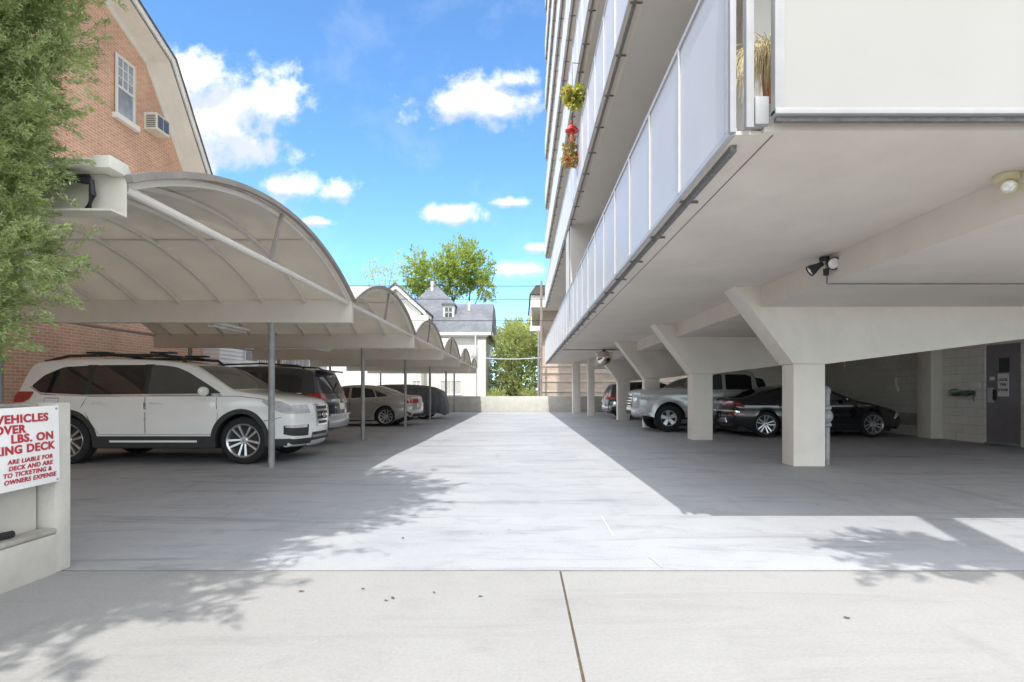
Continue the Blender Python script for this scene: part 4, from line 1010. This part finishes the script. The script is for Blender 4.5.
# --- black SUV beyond it, tail towards the driveway
b = Body([(2.30,.27),(2.42,.32),(2.47,.55),(2.47,.85),(2.42,1.0),(2.3,1.08),(1.8,1.16),(1.35,1.20),(1.0,1.45),(.65,1.66),(.3,1.735),(-.5,1.77),(-1.4,1.76),(-2.0,1.70),(-2.12,1.67),(-2.16,1.62),(-2.33,1.25),(-2.42,1.05),(-2.46,.95),(-2.48,.7),(-2.50,.5),(-2.42,.36),(-2.25,.33)],
         1.98, 1.12, .26, 1.5, -1.32, .378, .43, sill=.30, r=.07, plan=.09, bow=.18)
spec2 = dict(windows=[[(1.0,1.16),(.75,1.34),(.4,1.57),(.1,1.63),(.02,1.64),(.02,1.155)], [(-.06,1.155),(-.06,1.64),(-.90,1.63),(-.98,1.15)], [(-1.06,1.15),(-1.0,1.62),(-1.75,1.57),(-1.95,1.5),(-1.95,1.22)]],
    ws=(1.33, .66), rg=(1.56, 1.16, .88), doors=[([(1.08,.45),(1.08,1.12),(-.02,1.12),(-.02,.45)], (.12,1.0)), ([(-.04,.45),(-.04,1.12),(-1.0,1.11),(-1.05,.9),(-.85,.6),(-.8,.45)], (-.85,1.0))],
    belt=[(1.05,1.14),(-1.0,1.13),(-1.98,1.17)], clad=.05, tailpatch=[(-2.46,1.05),(-2.43,1.17),(-2.08,1.16),(-2.16,1.07)], mirror=(.85,1.18), head=(.85,1.0,-.34,.45), tail=(1.04,1.17,-.16,.06), grille=(.60,.95,.4,.35), handle=CP['black'])
spec2['extra'] = [('number_plate', 'fascia', [((Q(b,.80), Q(b,.92), -.19, .19, .01),)], M['sign']),
    ('tailgate_trim', 'fascia', [((Q(b,.98), Q(b,1.03), -.6, .6, .012),)], CHROME),
    ('rear_bumper', 'wrapquad', [((Q(b,.44), Q(b,.64), -.9, .45, sd), dict(off=.03)) for sd in (-1,1)], CP['silver']),
    ('bumper_step', 'fascia', [((Q(b,.64), Q(b,.70), -.8, .8, .05),)], M['alu'])]
rt, P, b = make_car('suv', 'black SUV with roof rails parked tail outward beyond the white SUV', 'SUV', (-6.70, 13.0, 0), math.pi, b, CP['navy'], 'suv', .378, .245, .262, spec2)
for sd in (-1, 1): P(MB().path([(.35,sd*.62,1.74),(.2,sd*.62,1.80),(-.9,sd*.62,1.835),(-1.7,sd*.62,1.79),(-1.85,sd*.62,1.73)], .02, 8), 'roof_rail', M['bplastic'])
P(MB().box(-2.33, -2.08, -.58, .58, 1.655, 1.70), 'spoiler', CP['navy'], bevel=.015)
P(MB().path([(-2.30,-.25,1.42),(-2.37,.25,1.24)], .010, 6), 'wiper', M['bplastic'])

# --- sedan body used by three cars
SED = [(2.28,.25),(2.40,.30),(2.44,.5),(2.42,.66),(2.32,.76),(2.1,.82),(1.5,.93),(1.15,.985),(.8,1.16),(.35,1.38),(.1,1.43),(-.35,1.45),(-.85,1.41),(-1.3,1.27),(-1.7,1.11),(-1.95,1.08),(-2.28,1.06),(-2.38,1.02),(-2.42,.85),(-2.45,.62),(-2.42,.42),(-2.3,.32)]
def sedan_spec(b, door=True):
    return dict(windows=[[(.92,.99),(.45,1.24),(.22,1.335),(.05,1.355),(-.05,1.36),(-.05,.985)], [(-.13,.985),(-.13,1.36),(-.55,1.345),(-.85,1.29),(-.98,1.02)], [(-1.03,1.02),(-.93,1.265),(-1.25,1.14),(-1.42,1.06)]],
    ws=(1.1,.38), rg=(1.36,1.10,.88), doors=[([(1.0,.34),(1.02,.6),(.98,.955),(-.09,.955),(-.09,.34)], (.08,.85)), ([(-.105,.34),(-.105,.955),(-1.0,.975),(-1.08,.85),(-.85,.55),(-.78,.34)], (-.85,.87))],
    belt=[(.95,.972),(-.1,.968),(-1.0,1.0),(-1.48,1.05)], mirror=(.78,.99), head=(.60,.74,-.45,.45), tail=(.82,.98,-.34,.34), grille=(.38,.66,.42,.34), seams=[[(2.2,.72),(1.9,.66)], [(-2.1,.70),(-1.8,.64)]])
b = Body(SED, 1.85, .955, .42, 1.5, -1.33, .345, .39, sill=.22, r=.07, plan=.12, bow=.24)
s3 = sedan_spec(b); s3['extra'] = [('number_plate', 'fascia', [((Q(b,.72), Q(b,.83), -.2, .2, .01),)], M['sign']), ('lower_bumper', 'wrapquad', [((Q(b,.34), Q(b,.44), -.8, .3, sd),) for sd in (-1,1)], CLAD)]
make_car('sedan', 'champagne tan sedan parked tail outward under the middle of the carport', 'car', (-6.08, 20.2, 0), math.pi, b, CP['tan'], 'sedan', .345, .225, .235, s3)

# --- black coupe-like sedan under the tower, tail towards the driveway
b = Body([(2.28,.22),(2.38,.28),(2.42,.46),(2.36,.62),(2.2,.72),(1.9,.80),(1.3,.92),(1.0,.97),(.6,1.16),(.15,1.34),(-.2,1.38),(-.7,1.375),(-1.15,1.28),(-1.6,1.13),(-1.9,1.07),(-2.25,1.03),(-2.34,.98),(-2.38,.8),(-2.42,.6),(-2.38,.40),(-2.25,.28)],
         1.87, .95, .46, 1.45, -1.40, .345, .385, sill=.20, r=.075, plan=.13, bow=.26)
s4 = sedan_spec(b); s4['belt'] = [(.85,.965),(-.1,.965),(-1.2,1.03)]; s4['beltm'] = CP['black']
s4['windows'] = [[(.75,.99),(.3,1.2),(.05,1.275),(-.2,1.295),(-.2,.985)], [(-.28,.985),(-.28,1.295),(-.75,1.27),(-1.25,1.10),(-1.25,1.04)]]
s4['ws'] = (.95,.2); s4['rg'] = (1.31,1.12,.86); s4['mirror'] = (.62,.99)
s4['head'] = (.62,.70,-.4,.25); s4['tail'] = (.84,.97,-.45,.30); s4['extra'] = [('rear_trim', 'wrapquad', [((Q(b,.66), Q(b,.73), -.7, .2, sd), dict(off=.02)) for sd in (-1,1)], CHROME),
   ('rear_lamp_clear', 'wrapquad', [((Q(b,.86), Q(b,.95), -.75, -.42, sd),) for sd in (-1,1)], HEADL),
   ('exhaust_trim', 'wrapquad', [((Q(b,.40), Q(b,.50), -.65, -.2, sd), dict(off=.02)) for sd in (-1,1)], CHROME),
   ('reflector', 'wrapquad', [((Q(b,.60), Q(b,.64), -.1, .35, sd), dict(off=.01)) for sd in (-1,1)], TAIL)]
make_car('sports_sedan', 'low glossy black car parked nose to the block wall behind the nearest column', 'car', (7.84, 15.55, 0), 0, b, CP['black'], 'coupe', .345, .24, .25, s4)

# --- silver pickup
b = Body([(x_, z_ + (.085 if z_ > .8 else 0)) for x_, z_ in [(2.48,.46),(2.58,.50),(2.61,.66),(2.61,.90),(2.58,1.08),(2.50,1.165),(2.2,1.195),(1.7,1.215),(1.00,1.235),(.78,1.42),(.45,1.68),(.2,1.755),(-.3,1.775),(-.8,1.755),(-.98,1.70),(-1.03,1.5),(-1.07,1.22),(-1.2,1.16),(-1.8,1.15),(-2.5,1.15),(-2.62,1.12),(-2.64,.9),(-2.64,.65),(-2.55,.56)]],
         1.88, 1.225, .22, 1.62, -1.58, .415, .49, sill=.44, r=.05, plan=.05, bow=.11, flare=.03)
s5 = dict(windows=[[(x_, z_ + .085) for x_, z_ in w_] for w_ in [[(.82,1.19),(.58,1.36),(.36,1.55),(.22,1.64),(.0,1.655),(.0,1.185)], [(-.10,1.185),(-.10,1.655),(-.72,1.64),(-.88,1.58),(-.88,1.19)]]],
    ws=(.98,.40), doors=[([(1.02,.56),(1.02,1.225),(-.04,1.225),(-.04,.56)], (.12,1.0)), ([(-.06,.56),(-.06,1.225),(-.96,1.225),(-.96,.8),(-.85,.56)], (-.72,1.0))],
    seams=[[(-1.1,1.1),(-1.1,.5)], [(2.1,1.06),(1.7,1.12),(1.1,1.14)]], mirror=(.66,1.29), head=(.94,1.12,-.30,.42), htaper=.3, tail=(.8,1.06,-.05,.15), grille=(.76,1.10,.5,.44), tint=TINT)
s5['extra'] = [('bumper', 'wrapquad', [((3, F(b,.72), -.9, .42, sd), dict(off=.05)) for sd in (-1,1)], CP['silver']),
    ('lower_grille', 'fascia', [((F(b,.53), F(b,.64), -.45, .45, .06),)], CLAD), ('fog_lamp', 'wrapquad', [((F(b,.56), F(b,.64), -.16, -.04, sd), dict(off=.06)) for sd in (-1,1)], HEADL)]
make_car('pickup_truck', 'silver double cab pickup truck with its nose poking out beside the second column', 'pickup truck', (6.02, 17.55, 0), math.pi, b, CP['silver'], 'truck', .415, .275, .235, s5)

# --- dark car behind the pickup and the red-tailed one farther back, white one at the right edge
b = Body([(2.30,.27),(2.42,.32),(2.47,.55),(2.47,.85),(2.42,1.0),(2.3,1.08),(1.8,1.16),(1.35,1.20),(1.0,1.45),(.65,1.66),(.3,1.735),(-.5,1.77),(-1.4,1.76),(-2.0,1.70),(-2.12,1.67),(-2.16,1.62),(-2.33,1.25),(-2.42,1.05),(-2.46,.95),(-2.48,.7),(-2.50,.5),(-2.42,.36),(-2.25,.33)],
         1.95, 1.12, .26, 1.5, -1.32, .378, .43, sill=.30, r=.07, plan=.09, bow=.18)
s6 = dict(spec2); s6['extra'] = []
make_car('suv', 'dark grey SUV mostly hidden behind the silver pickup', 'SUV', (6.55, 20.6, 0), math.pi, b, CP['grey'], 'suv', .378, .245, .262, s6)
b = Body([(2.1,.27),(2.2,.32),(2.25,.55),(2.25,.8),(2.18,.95),(2.0,1.03),(1.5,1.1),(1.15,1.15),(.8,1.4),(.45,1.58),(.1,1.64),(-.6,1.66),(-1.4,1.62),(-1.85,1.54),(-1.95,1.5),(-2.1,1.2),(-2.18,1.0),(-2.22,.8),(-2.24,.5),(-2.18,.36),(-2.0,.33)],
         1.84, 1.05, .28, 1.32, -1.3, .35, .40, sill=.28, r=.07, plan=.1, bow=.2)
s7 = dict(windows=[[(.85,1.09),(.3,1.47),(.0,1.53),(.0,1.085)], [(-.08,1.085),(-.08,1.53),(-.8,1.52),(-.9,1.09)], [(-.98,1.09),(-.9,1.51),(-1.5,1.44),(-1.7,1.2)]], ws=(1.12,.48), rg=(1.46,1.12,.86),
    doors=[([(.9,.42),(.9,1.05),(-.04,1.05),(-.04,.42)], (.1,.94)), ([(-.06,.42),(-.06,1.05),(-.9,1.05),(-.78,.42)], (-.75,.94))], clad=.05, mirror=(.7,1.1), head=(.75,.92,-.34,.4), tail=(.88,1.14,-.25,.34), grille=(.5,.8,.4,.34))
s7['extra'] = [('rear_bumper', 'wrapquad', [((Q(b,.36), Q(b,.62), -.9, .5, sd), dict(off=.02)) for sd in (-1,1)], CHROME), ('number_plate', 'fascia', [((Q(b,.74), Q(b,.86), -.2, .2, .01),)], M['sign'])]
make_car('hatchback', 'dark hatchback with red tail lamp parked tail outward near the far end of the garage', 'car', (5.95, 25.6, 0), 0, b, CP['grey'], 'suv', .35, .235, .245, s7)
b = Body(SED, 1.84, .955, .42, 1.5, -1.33, .345, .39, sill=.22, r=.07, plan=.12, bow=.24)
s8 = sedan_spec(b); del s8['tail']
make_car('sedan', 'white car just entering the photo at the right edge in front of the grey door', 'car', (12.3, 10.35, 0), 0, b, CP['white'], 'sedan', .345, .225, .235, s8)

# --- covered car
rt = root('covered_car', (-5.85, 25.4, 0), 'car under a loose charcoal grey fabric cover near the end of the carport', 'covered car')
N_, Mv = 120, 26; g = []
prf = resample(chaikin([(2.5,1.0),(2.42,1.25),(2.1,1.48),(1.2,1.54),(.2,1.56),(-.8,1.52),(-1.6,1.2),(-2.3,1.05),(-2.5,.8)], 3), 80)
def top(x):
    return max(.6, np.interp(x, [p[0] for p in prf[::-1]], [p[1] for p in prf[::-1]]))
for i in range(N_):
    a = 2*math.pi*i/N_; ca, sa = math.cos(a), math.sin(a); ex = 2/4.2
    X, Yy = math.copysign(abs(ca)**ex, ca)*2.42, math.copysign(abs(sa)**ex, sa)*.95
    fold = .08*math.sin(a*9 + 2*math.sin(a*3)) + .055*math.sin(a*23+1) + .03*math.sin(a*41)
    for j in range(Mv + 1):
        t = j/Mv
        if t < .55:
            u = t/.55; x, y = X*u*.97, Yy*u*.92*(1-.14*0); z = top(x) - .14*u**4 - .04*u*u + .012*math.sin(x*9+y*13)*u
        else:
            u = (t-.55)/.45; z0 = top(X*.97) - .18; z = z0*(1-u) + (.20 + .05*math.sin(a*7))*u
            k = .97 + .06*math.sin(min(1, u*1.4)*math.pi/2) - .05*u; x, y = X*k + ca*fold*u, Yy*(k-.05) + sa*fold*u*1.2
            x += .02*math.sin(z*12 + a*13)*(u)*(1-u)*4*ca; y += .035*math.sin(z*9 + x*5)*(1-u)*sa
        g.append((x-5.85, y+25.4, z))
L = Mv + 1
m = MB().add(g, [(i*L+k, ((i+1) % N_)*L+k, ((i+1) % N_)*L+k+1, i*L+k+1) for i in range(N_) for k in range(Mv)])
part(m, 'fabric_cover', mat('cover_fabric', (.10,.10,.11), .6, var=.3, scale=3, bump=.8, bscale=5), rt, merge=True, smooth=60)
ty, rm_, hb_ = wheel_meshes('sedan', .345, .225, .235)
for xc in (1.45, -1.4):
    for sd in (-1, 1):
        w = bpy.data.objects.new('wheel', rm_); col.objects.link(w); w.parent = rt; w.location = (xc, sd*.76, .345); w.rotation_euler = (0, 0, 0 if sd < 0 else math.pi)
        t = bpy.data.objects.new('tyre', ty); col.objects.link(t); t.parent = w
# ------------------------------------------------------------ plants
def leaves(name, base, dirs, length, width, m, parent=None, fold=.25, rnd=.5):
    """many leaf-sized diamonds: base (N,3), dirs (N,3), length/width arrays"""
    n = len(base); d = dirs / np.linalg.norm(dirs, axis=1, keepdims=True)
    q = np.cross(d, RNG.normal(size=(n, 3))); q /= np.linalg.norm(q, axis=1, keepdims=True) + 1e-9
    w = np.cross(d, q); length = np.broadcast_to(length, (n,))[:, None]; width = np.broadcast_to(width, (n,))[:, None]
    mid = base + d*length*.45 + w*width*fold
    V = np.stack([base, mid + q*width*.5, base + d*length, mid - q*width*.5], 1).reshape(-1, 3).astype(np.float32)
    me = bpy.data.meshes.new(name); me.vertices.add(4*n); me.vertices.foreach_set('co', V.ravel())
    me.loops.add(4*n); me.loops.foreach_set('vertex_index', np.arange(4*n, dtype=np.int32))
    me.polygons.add(n); me.polygons.foreach_set('loop_start', np.arange(0, 4*n, 4, dtype=np.int32))
    me.update(calc_edges=True); me.materials.append(m)
    return me
def blob_points(lobes, n, shell=.55, jit=.18, clip=None):
    vol = np.array([l[3]*l[4]*l[5] for l in lobes])**.75; vol /= vol.sum(); P, D = [], []
    for l, k in zip(lobes, RNG.multinomial(n, vol)):
        d = RNG.normal(size=(k, 3)); d /= np.linalg.norm(d, axis=1, keepdims=True)
        r = shell + (1-shell)*RNG.random((k, 1))**.6; r *= 1 + RNG.normal(size=(k, 1))*jit*.5
        P.append(np.array(l[:3]) + d*r*np.array(l[3:6])); D.append(d)
    return np.concatenate(P), np.concatenate(D)
def sprays(P, D, per, rad, up=.35):
    """per leaves around each spray centre, pointing along the spray"""
    n = len(P); a = D + np.array([0, 0, up]) + RNG.normal(size=(n, 3))*.45; a /= np.linalg.norm(a, axis=1, keepdims=True)
    A = np.repeat(a, per, 0); t = RNG.random((n*per, 1))
    B = np.repeat(P, per, 0) + A*t*rad*1.6 + RNG.normal(size=(n*per, 3))*rad*.22*(1.15 - t)
    dd = A + RNG.normal(size=(n*per, 3))*.55
    return B, dd
def limbs(mb, p0, lobes, r0, n=7):
    for l in lobes:
        p1 = Vector(l[:3]); a = Vector(p0); k = a.lerp(p1, .5) + Vector((random.uniform(-.2,.2), random.uniform(-.2,.2), .25))*((p1-a).length*.3)
        mb.path([a, a.lerp(k, .6), k, k.lerp(p1, .6), p1], [r0, r0*.8, r0*.6, r0*.4, r0*.15], n)

def tree(name, label, cat, loc, lobes, n, size, m, trunk_r, group=None, per=14, rad=.5, shell=.5, wr=.55, up=.2, base=None):
    rt = root(name, loc, label, cat, group)
    P, D = blob_points(lobes, n, shell, .25); B, dd = sprays(P, D, per, rad, up)
    me = leaves('crown', B, dd, size*(.7 + .6*RNG.random(len(B))), size*wr, m)
    part(me, 'crown', None, rt)
    mb = MB(); fork = Vector(loc) + (base or Vector((0, 0, min(l[2] - l[5] for l in lobes)*.55 - loc[2]*.55)))
    mb.path([loc, Vector(loc).lerp(fork, .5) + Vector((trunk_r*.3, 0, 0)), fork], [trunk_r*1.25, trunk_r, trunk_r*.85], 10)
    limbs(mb, fork, lobes, trunk_r*.4)
    part(mb, 'trunk', M['bark'], rt); return rt

JUN = leaf_mat('juniper_foliage', (.18,.24,.10), (.56,.62,.35), .45)
DEC = leaf_mat('bright_leaf', (.17,.24,.05), (.42,.48,.15), .45)
OLV = leaf_mat('olive_leaf', (.26,.31,.13), (.55,.58,.30), .5)
DRK = leaf_mat('street_leaf', (.03,.06,.02), (.08,.13,.04), .3)
# juniper at the left edge; its crown reaches up out of the picture and shades the driveway
rt = root('juniper_tree', (-4.3, 2.4, 0), 'feathery green juniper overhanging the left edge above the guard wall', 'tree')
near = [(-3.45,3.42,4.4,.85,.3,.95), (-3.62,3.45,3.4,.80,.28,.75), (-3.66,3.42,2.5,.75,.26,.6), (-3.20,3.22,4.0,.72,.42,.75), (-3.38,3.25,3.15,.70,.40,.55), (-3.42,3.25,2.5,.66,.36,.42), (-3.20,3.28,2.03,.52,.36,.33), (-3.42,3.2,1.72,.55,.34,.30)]
near.append((-3.38,3.34,3.6,.6,.34,.55)); near.append((-3.42,3.3,2.85,.6,.34,.5)); near.append((-3.5,3.2,1.55,.5,.32,.28))
near = [(l[0] - .03,) + l[1:] for l in near]
P_, D_ = blob_points(near, 6600, .3, .3); D_[:, 1] *= .5; D_ += np.array([.3, 0, -.1])
B_, dd = sprays(P_, D_, 62, .085, .35)
me1 = leaves('foliage', B_, dd, .030*(.6 + .8*RNG.random(len(B_))), .0074, JUN)
part(me1, 'near_foliage', None, rt)
far_l = [(-3.9,1.9,5.6,1.6,2.0,1.5), (-3.0,2.5,6.0,1.25,1.5,1.1), (-3.75,.25,5.2,1.35,1.0,1.1), (-2.7,3.4,4.9,.5,.7,.5), (-4.3,2.4,7.2,1.2,1.4,1.0), (-4.6,2.5,3.4,1.0,1.1,1.0), (-4.3,-.6,4.8,1.0,.9,.9), (-4.4,3.2,2.4,.8,.6,.7)]
P_, D_ = blob_points(far_l, 10000, .35, .45)
B_, dd = sprays(P_, D_, 22, .20, .3)
part(leaves('crown', B_, dd, .12*(.6 + .8*RNG.random(len(B_))), .035, JUN), 'crown', None, rt)
mb = MB(); mb.path([(-4.35,2.4,0), (-4.3,2.4,1.2), (-4.25,2.3,2.6), (-4.1,2.1,4.2), (-4.1,2,6)], [.2,.17,.15,.12,.05], 12)
for l in near + far_l:
    p = Vector((-4.25, 2.35, max(.9, l[2]-.9))); limbs(mb, p, [l], .045)
part(mb, 'trunk', M['bark'], rt)

# street tree behind and right of the camera: its limb and leaves shade the right foreground
rt = root('street_tree', (2.45, .6, 0), 'leaning street tree whose branch shadow falls on the right foreground', 'tree')
mb = MB(); tr = [(2.45 + .123*z, .6, z) for z in (0, 1.5, 3, 4.5, 6, 7.3, 8.5)]
mb.path(tr, [.21, .19, .185, .18, .165, .15, .12], 14)
LB = []
for i in range(22):
    t0 = Vector((3.05, .6, 4.7 + .05*i)); ang = R(150 + random.uniform(-42, 50)); ln = random.uniform(.6, 1.35)
    e = t0 + Vector((math.cos(ang)*ln, math.sin(ang)*ln*.55 - .05, random.uniform(-.1, .5)))
    mb.path([t0, t0.lerp(e, .5) + Vector((0, 0, .1)), e], [.03, .02, .006], 6)
    for k in range(8):
        f = .35 + .65*random.random(); LB.append((tuple(t0.lerp(e, f) + Vector((.12, 0, 0))), tuple((e - t0).normalized())))
P_ = np.array([l[0] for l in LB]); D_ = np.array([l[1] for l in LB])
P_ += RNG.normal(size=P_.shape)*np.array([.08, .06, .06])
B_, dd = sprays(P_, D_, 17, .13, -.05)
c2 = [(6.0,-2.6,8.2,1.8,1.4,1.2), (5.2,-3.4,8.6,1.6,1.3,1.2)]
P2, D2 = blob_points(c2, 300, .3, .4); B2, d2 = sprays(P2, D2, 12, .3, .2)
me = leaves('crown', np.concatenate([B_, B2]), np.concatenate([dd, d2]), np.concatenate([np.full(len(B_), .10), np.full(len(B2), .14)])*(.7+.6*RNG.random(len(B_)+len(B2))), .045, DRK)
part(me, 'crown', None, rt); part(mb, 'trunk', M['bark'], rt)

# trees beyond the alley
def L(x, y, rx, ry, D, k=1.0): s = D/555; return (px(x, D), D + random.uniform(-1.2, 1.2), pz(y, D), rx*s, max(rx, ry)*s*k, ry*s)
D0 = 62
tree('leafy_tree', 'tall bright green tree rising behind the slate roof of the cream house', 'tree', (px(455, D0), D0, -.6),
     [L(462,268,15,24,D0), L(452,284,20,14,D0), L(478,272,13,17,D0), L(473,256,9,9,D0), L(484,288,9,12,D0), L(419,272,11,20,D0), L(412,292,13,12,D0), L(436,280,16,16,D0), L(446,266,11,14,D0), L(440,330,30,25,D0)], 1900, .26, DEC, .35, per=15, rad=.5, shell=.25)
tree('sparse_tree', 'thin half bare tree left of the bright green one beyond the carport roof', 'tree', (px(385, 66), 66, -.6),
     [L(378,277,12,14,66), L(393,262,7,10,66), L(372,268,8,6,66), L(388,280,14,9,66)], 90, .24, OLV, .16, per=9, rad=.5, shell=.2)
tree('alley_tree', 'leafy olive green tree standing in the alley gap left of the utility pole', 'tree', (px(516, 50), 50, -.6),
     [L(512,345,17,18,50), L(527,358,14,20,50), L(503,372,13,20,50), L(520,382,20,14,50), L(516,332,9,9,50), L(506,388,16,14,50), L(526,388,14,14,50)], 1300, .17, OLV, .2, per=16, rad=.32, shell=.3)
tree('alley_tree', 'paler taller tree far behind the alley tree against the sky', 'tree', (px(521, 80), 80, -.6),
     [L(521,335,16,12,80), L(530,350,12,16,80), L(508,350,14,20,80)], 900, .34, OLV, .2, per=14, rad=.6, shell=.2)
for i, (x, D, lb) in enumerate(((340, 58, 'rounded green tree far behind the carport, hidden mostly by its roof'), (600, 75, 'broad green tree behind the tan brick building'))):
    tree('background_tree', lb, 'tree', (px(x, D), D, -.6), [L(x, 330, 30, 34, D), L(x-24, 345, 24, 24, D), L(x+22, 345, 26, 26, D)], 500, .34, OLV, .3, per=12, rad=.5)
thing(MB(), 'x', M['dark'], 'x', 'x', (0,0,0)) if False else None

# low shrubs under the alley trees
for k, (x, lb) in enumerate(((498, 'clipped low shrub at the foot of the cream house corner'), (530, 'low shrub at the foot of the utility pole'))):
    rt = root('shrub', (px(x, 44), 44.4, -.6), lb, 'shrub')
    P_, D_ = blob_points([(px(x,44),44.4,.4,.8,.7,.9)], 260, .4, .2); B_, dd = sprays(P_, D_, 10, .2)
    part(leaves('foliage', B_, dd, .13, .07, OLV), 'foliage', None, rt)
    part(MB().path([(px(x,44),44.4,-.6), (px(x,44),44.4,.5)], .05, 6), 'stem', M['bark'], rt)

# potted ornamental grass on the corner balcony
rt = root('potted_grass', (1.80, 4.12, 3.08), 'dry straw coloured grass spilling from a terracotta pot on the corner balcony', 'potted plant')
part(MB().lathe([(0,3.30),(.10,3.30),(.13,3.62),(.15,3.62),(.15,3.66),(.12,3.66),(.11,3.6),(0,3.6)], c=(1.90,4.10,0), n=24), 'pot', M['terra'], rt)
m = MB()
for i in range(3):
    a = 2*math.pi*i/3; m.path([(1.90+.12*math.cos(a), 4.10+.12*math.sin(a), 3.30), (1.90+.16*math.cos(a), 4.10+.16*math.sin(a), 3.08)], .012, 6)
m.lathe([(.10,3.28),(.13,3.28),(.13,3.30),(.10,3.30)], c=(1.90,4.10,0), n=20); part(m, 'stand', M['darkrail'], rt)
m = MB()
for i in range(260):
    a = random.gauss(math.pi, 1.0); l = random.uniform(.10, .32); h = random.uniform(.02, .14); dr = random.uniform(.08, .40)
    ca, sa = math.cos(a), math.sin(a)*.7; p0 = Vector((1.86 + random.uniform(-.06,.06), 4.08 + random.uniform(-.06,.06), 3.63)); pts = []
    for k in range(7):
        t = k/6; pts.append(p0 + Vector((ca*l*math.sin(t*math.pi*.5), sa*l*math.sin(t*math.pi*.5) - .03*t, h*math.sin(t*math.pi*.8)*1.3 - dr*t**2.4)))
    m.path(pts, [.0028,.003,.003,.0028,.0024,.0018,.0008], 3, caps=False)
part(m, 'grass_blades', mat('dry_grass', (.66,.58,.36), .7, var=.3, scale=25), rt, smooth=0)

# hanging planters and feeder on the tower face
def hang(name, label, cat, x, y, ztop, zc, group='hanging baskets on the tower face'):
    rt = root(name, (x, y, zc), label, cat, group)
    m = MB().path([(x, y, ztop), (x, y, zc + .32)], .008, 6)
    for i in range(3):
        a = 2*math.pi*i/3; m.path([(x, y, zc + .32), (x + .15*math.cos(a), y + .15*math.sin(a), zc - .02)], .004, 4)
    m.path([(1.40, y, ztop - .02), (x, y, ztop)], .012, 6)
    part(m, 'hanger', M['darkrail'], rt); return rt
FLW = leaf_mat('yellow_green_leaf', (.28,.33,.06), (.62,.58,.18), .35); DRY = leaf_mat('dry_leaf', (.34,.28,.12), (.60,.46,.2), .25)
for (nm, lb, y, zc, zt, m1, rad, fl) in (('hanging_basket', 'hanging basket overflowing with yellow green leaves and orange blooms high on the tower', 13.4, 8.30, 9.15, FLW, .235, (.55,.14,.03)), ('hanging_basket', 'lower hanging basket of dry trailing stems below the red feeder', 13.9, 7.02, 7.4, DRY, .2, (.45,.05,.03))):
    x = 1.22; rt = hang(nm, lb, 'hanging plant', x, y, zt, zc)
    part(MB().lathe([(0,-.14),(.09,-.13),(.15,-.02),(.16,0),(.13,0),(0,-.02)], c=(x,y,zc), n=20), 'pot', M['terra'] if m1 is DRY else M['bplastic'], rt)
    P_, D_ = blob_points([(x,y,zc+.07,rad,rad,rad*.55),(x+.04,y-.1,zc-.1,rad*.5,rad*.6,rad*.7)] if m1 is FLW else [(x,y,zc+.02,rad*.8,rad*.8,rad*.7),(x-.02,y,zc+.28,rad*.45,rad*.45,rad*1.1)], 170 if m1 is FLW else 90, .35, .25); B_, dd = sprays(P_, D_, 7, .07, 0)
    part(leaves('foliage', B_, dd, .085, .055, m1), 'foliage', None, rt)
    P_, D_ = blob_points([(x,y-.1,zc,rad*.9,rad*.9,rad*.6)], 16, .85, .1); 
    for q_ in range(len(P_)):
        B_, dd = sprays(P_[q_:q_+1], D_[q_:q_+1], 7, .02, 0); part(leaves('bloom', np.repeat(P_[q_:q_+1], 7, 0), dd, .05, .045, mat('bloom%d' % int(zc), fl, .5)), 'bloom', None, rt)
x, y, zc = 1.22, 13.6, 7.62
rt = root('hummingbird_feeder', (x, y, zc), 'red dome hummingbird feeder hanging between two baskets on the tower', 'bird feeder')
rd = mat('feeder_red', (.62,.015,.02), .25, coat=.5)
part(MB().lathe([(0,.13),(.03,.12),(.10,.08),(.16,.0),(.165,-.03),(.15,-.03),(.0,-.01)], c=(x,y,zc), n=26), 'cover', rd, rt)
part(MB().path([(x,y,zc+.13),(x,y,zc+.42)], .006, 6), 'wire', M['darkrail'], rt)
part(MB().lathe([(0,-.3),(.035,-.29),(.045,-.2),(.045,-.05),(.02,-.01)], c=(x,y,zc), n=16), 'bottle', mat('nectar', (.5,.12,.08), .1), rt)
part(MB().lathe([(0,.24),(.03,.22),(.035,.18),(.015,.14),(.0,.14)], c=(x,y,zc), n=14), 'ant_guard', rd, rt)

# dry leaves on the sidewalk and deck
lf = bpy.data.meshes.new('dry_leaf'); a = [(0,0,.004),(.018,.012,.010),(.045,.016,.006),(.075,0,.012),(.045,-.016,.008),(.018,-.012,.006)]
lf.from_pydata(a, [], [(0,1,5),(1,2,4,5),(2,3,4)]); lf.materials.append(mat('fallen_leaf', (.09,.06,.03), .8, var=.4, scale=40))
for i, (x, y) in enumerate(((365,590),(305,592),(384,601),(394,600),(435,594),(478,597),(843,618),(402,538))):
    D = 666/(y-392); o = bpy.data.objects.new('fallen_leaf', lf); col.objects.link(o); o.location = (px(x, D), D, .004); s = random.uniform(.3, .6); o.scale = (s, s, s); o.rotation_euler = (0, 0, random.uniform(0, 6.28))
    props(o, 'small dry brown leaf lying on the sunlit concrete', 'leaf', 'fallen leaves on the concrete')
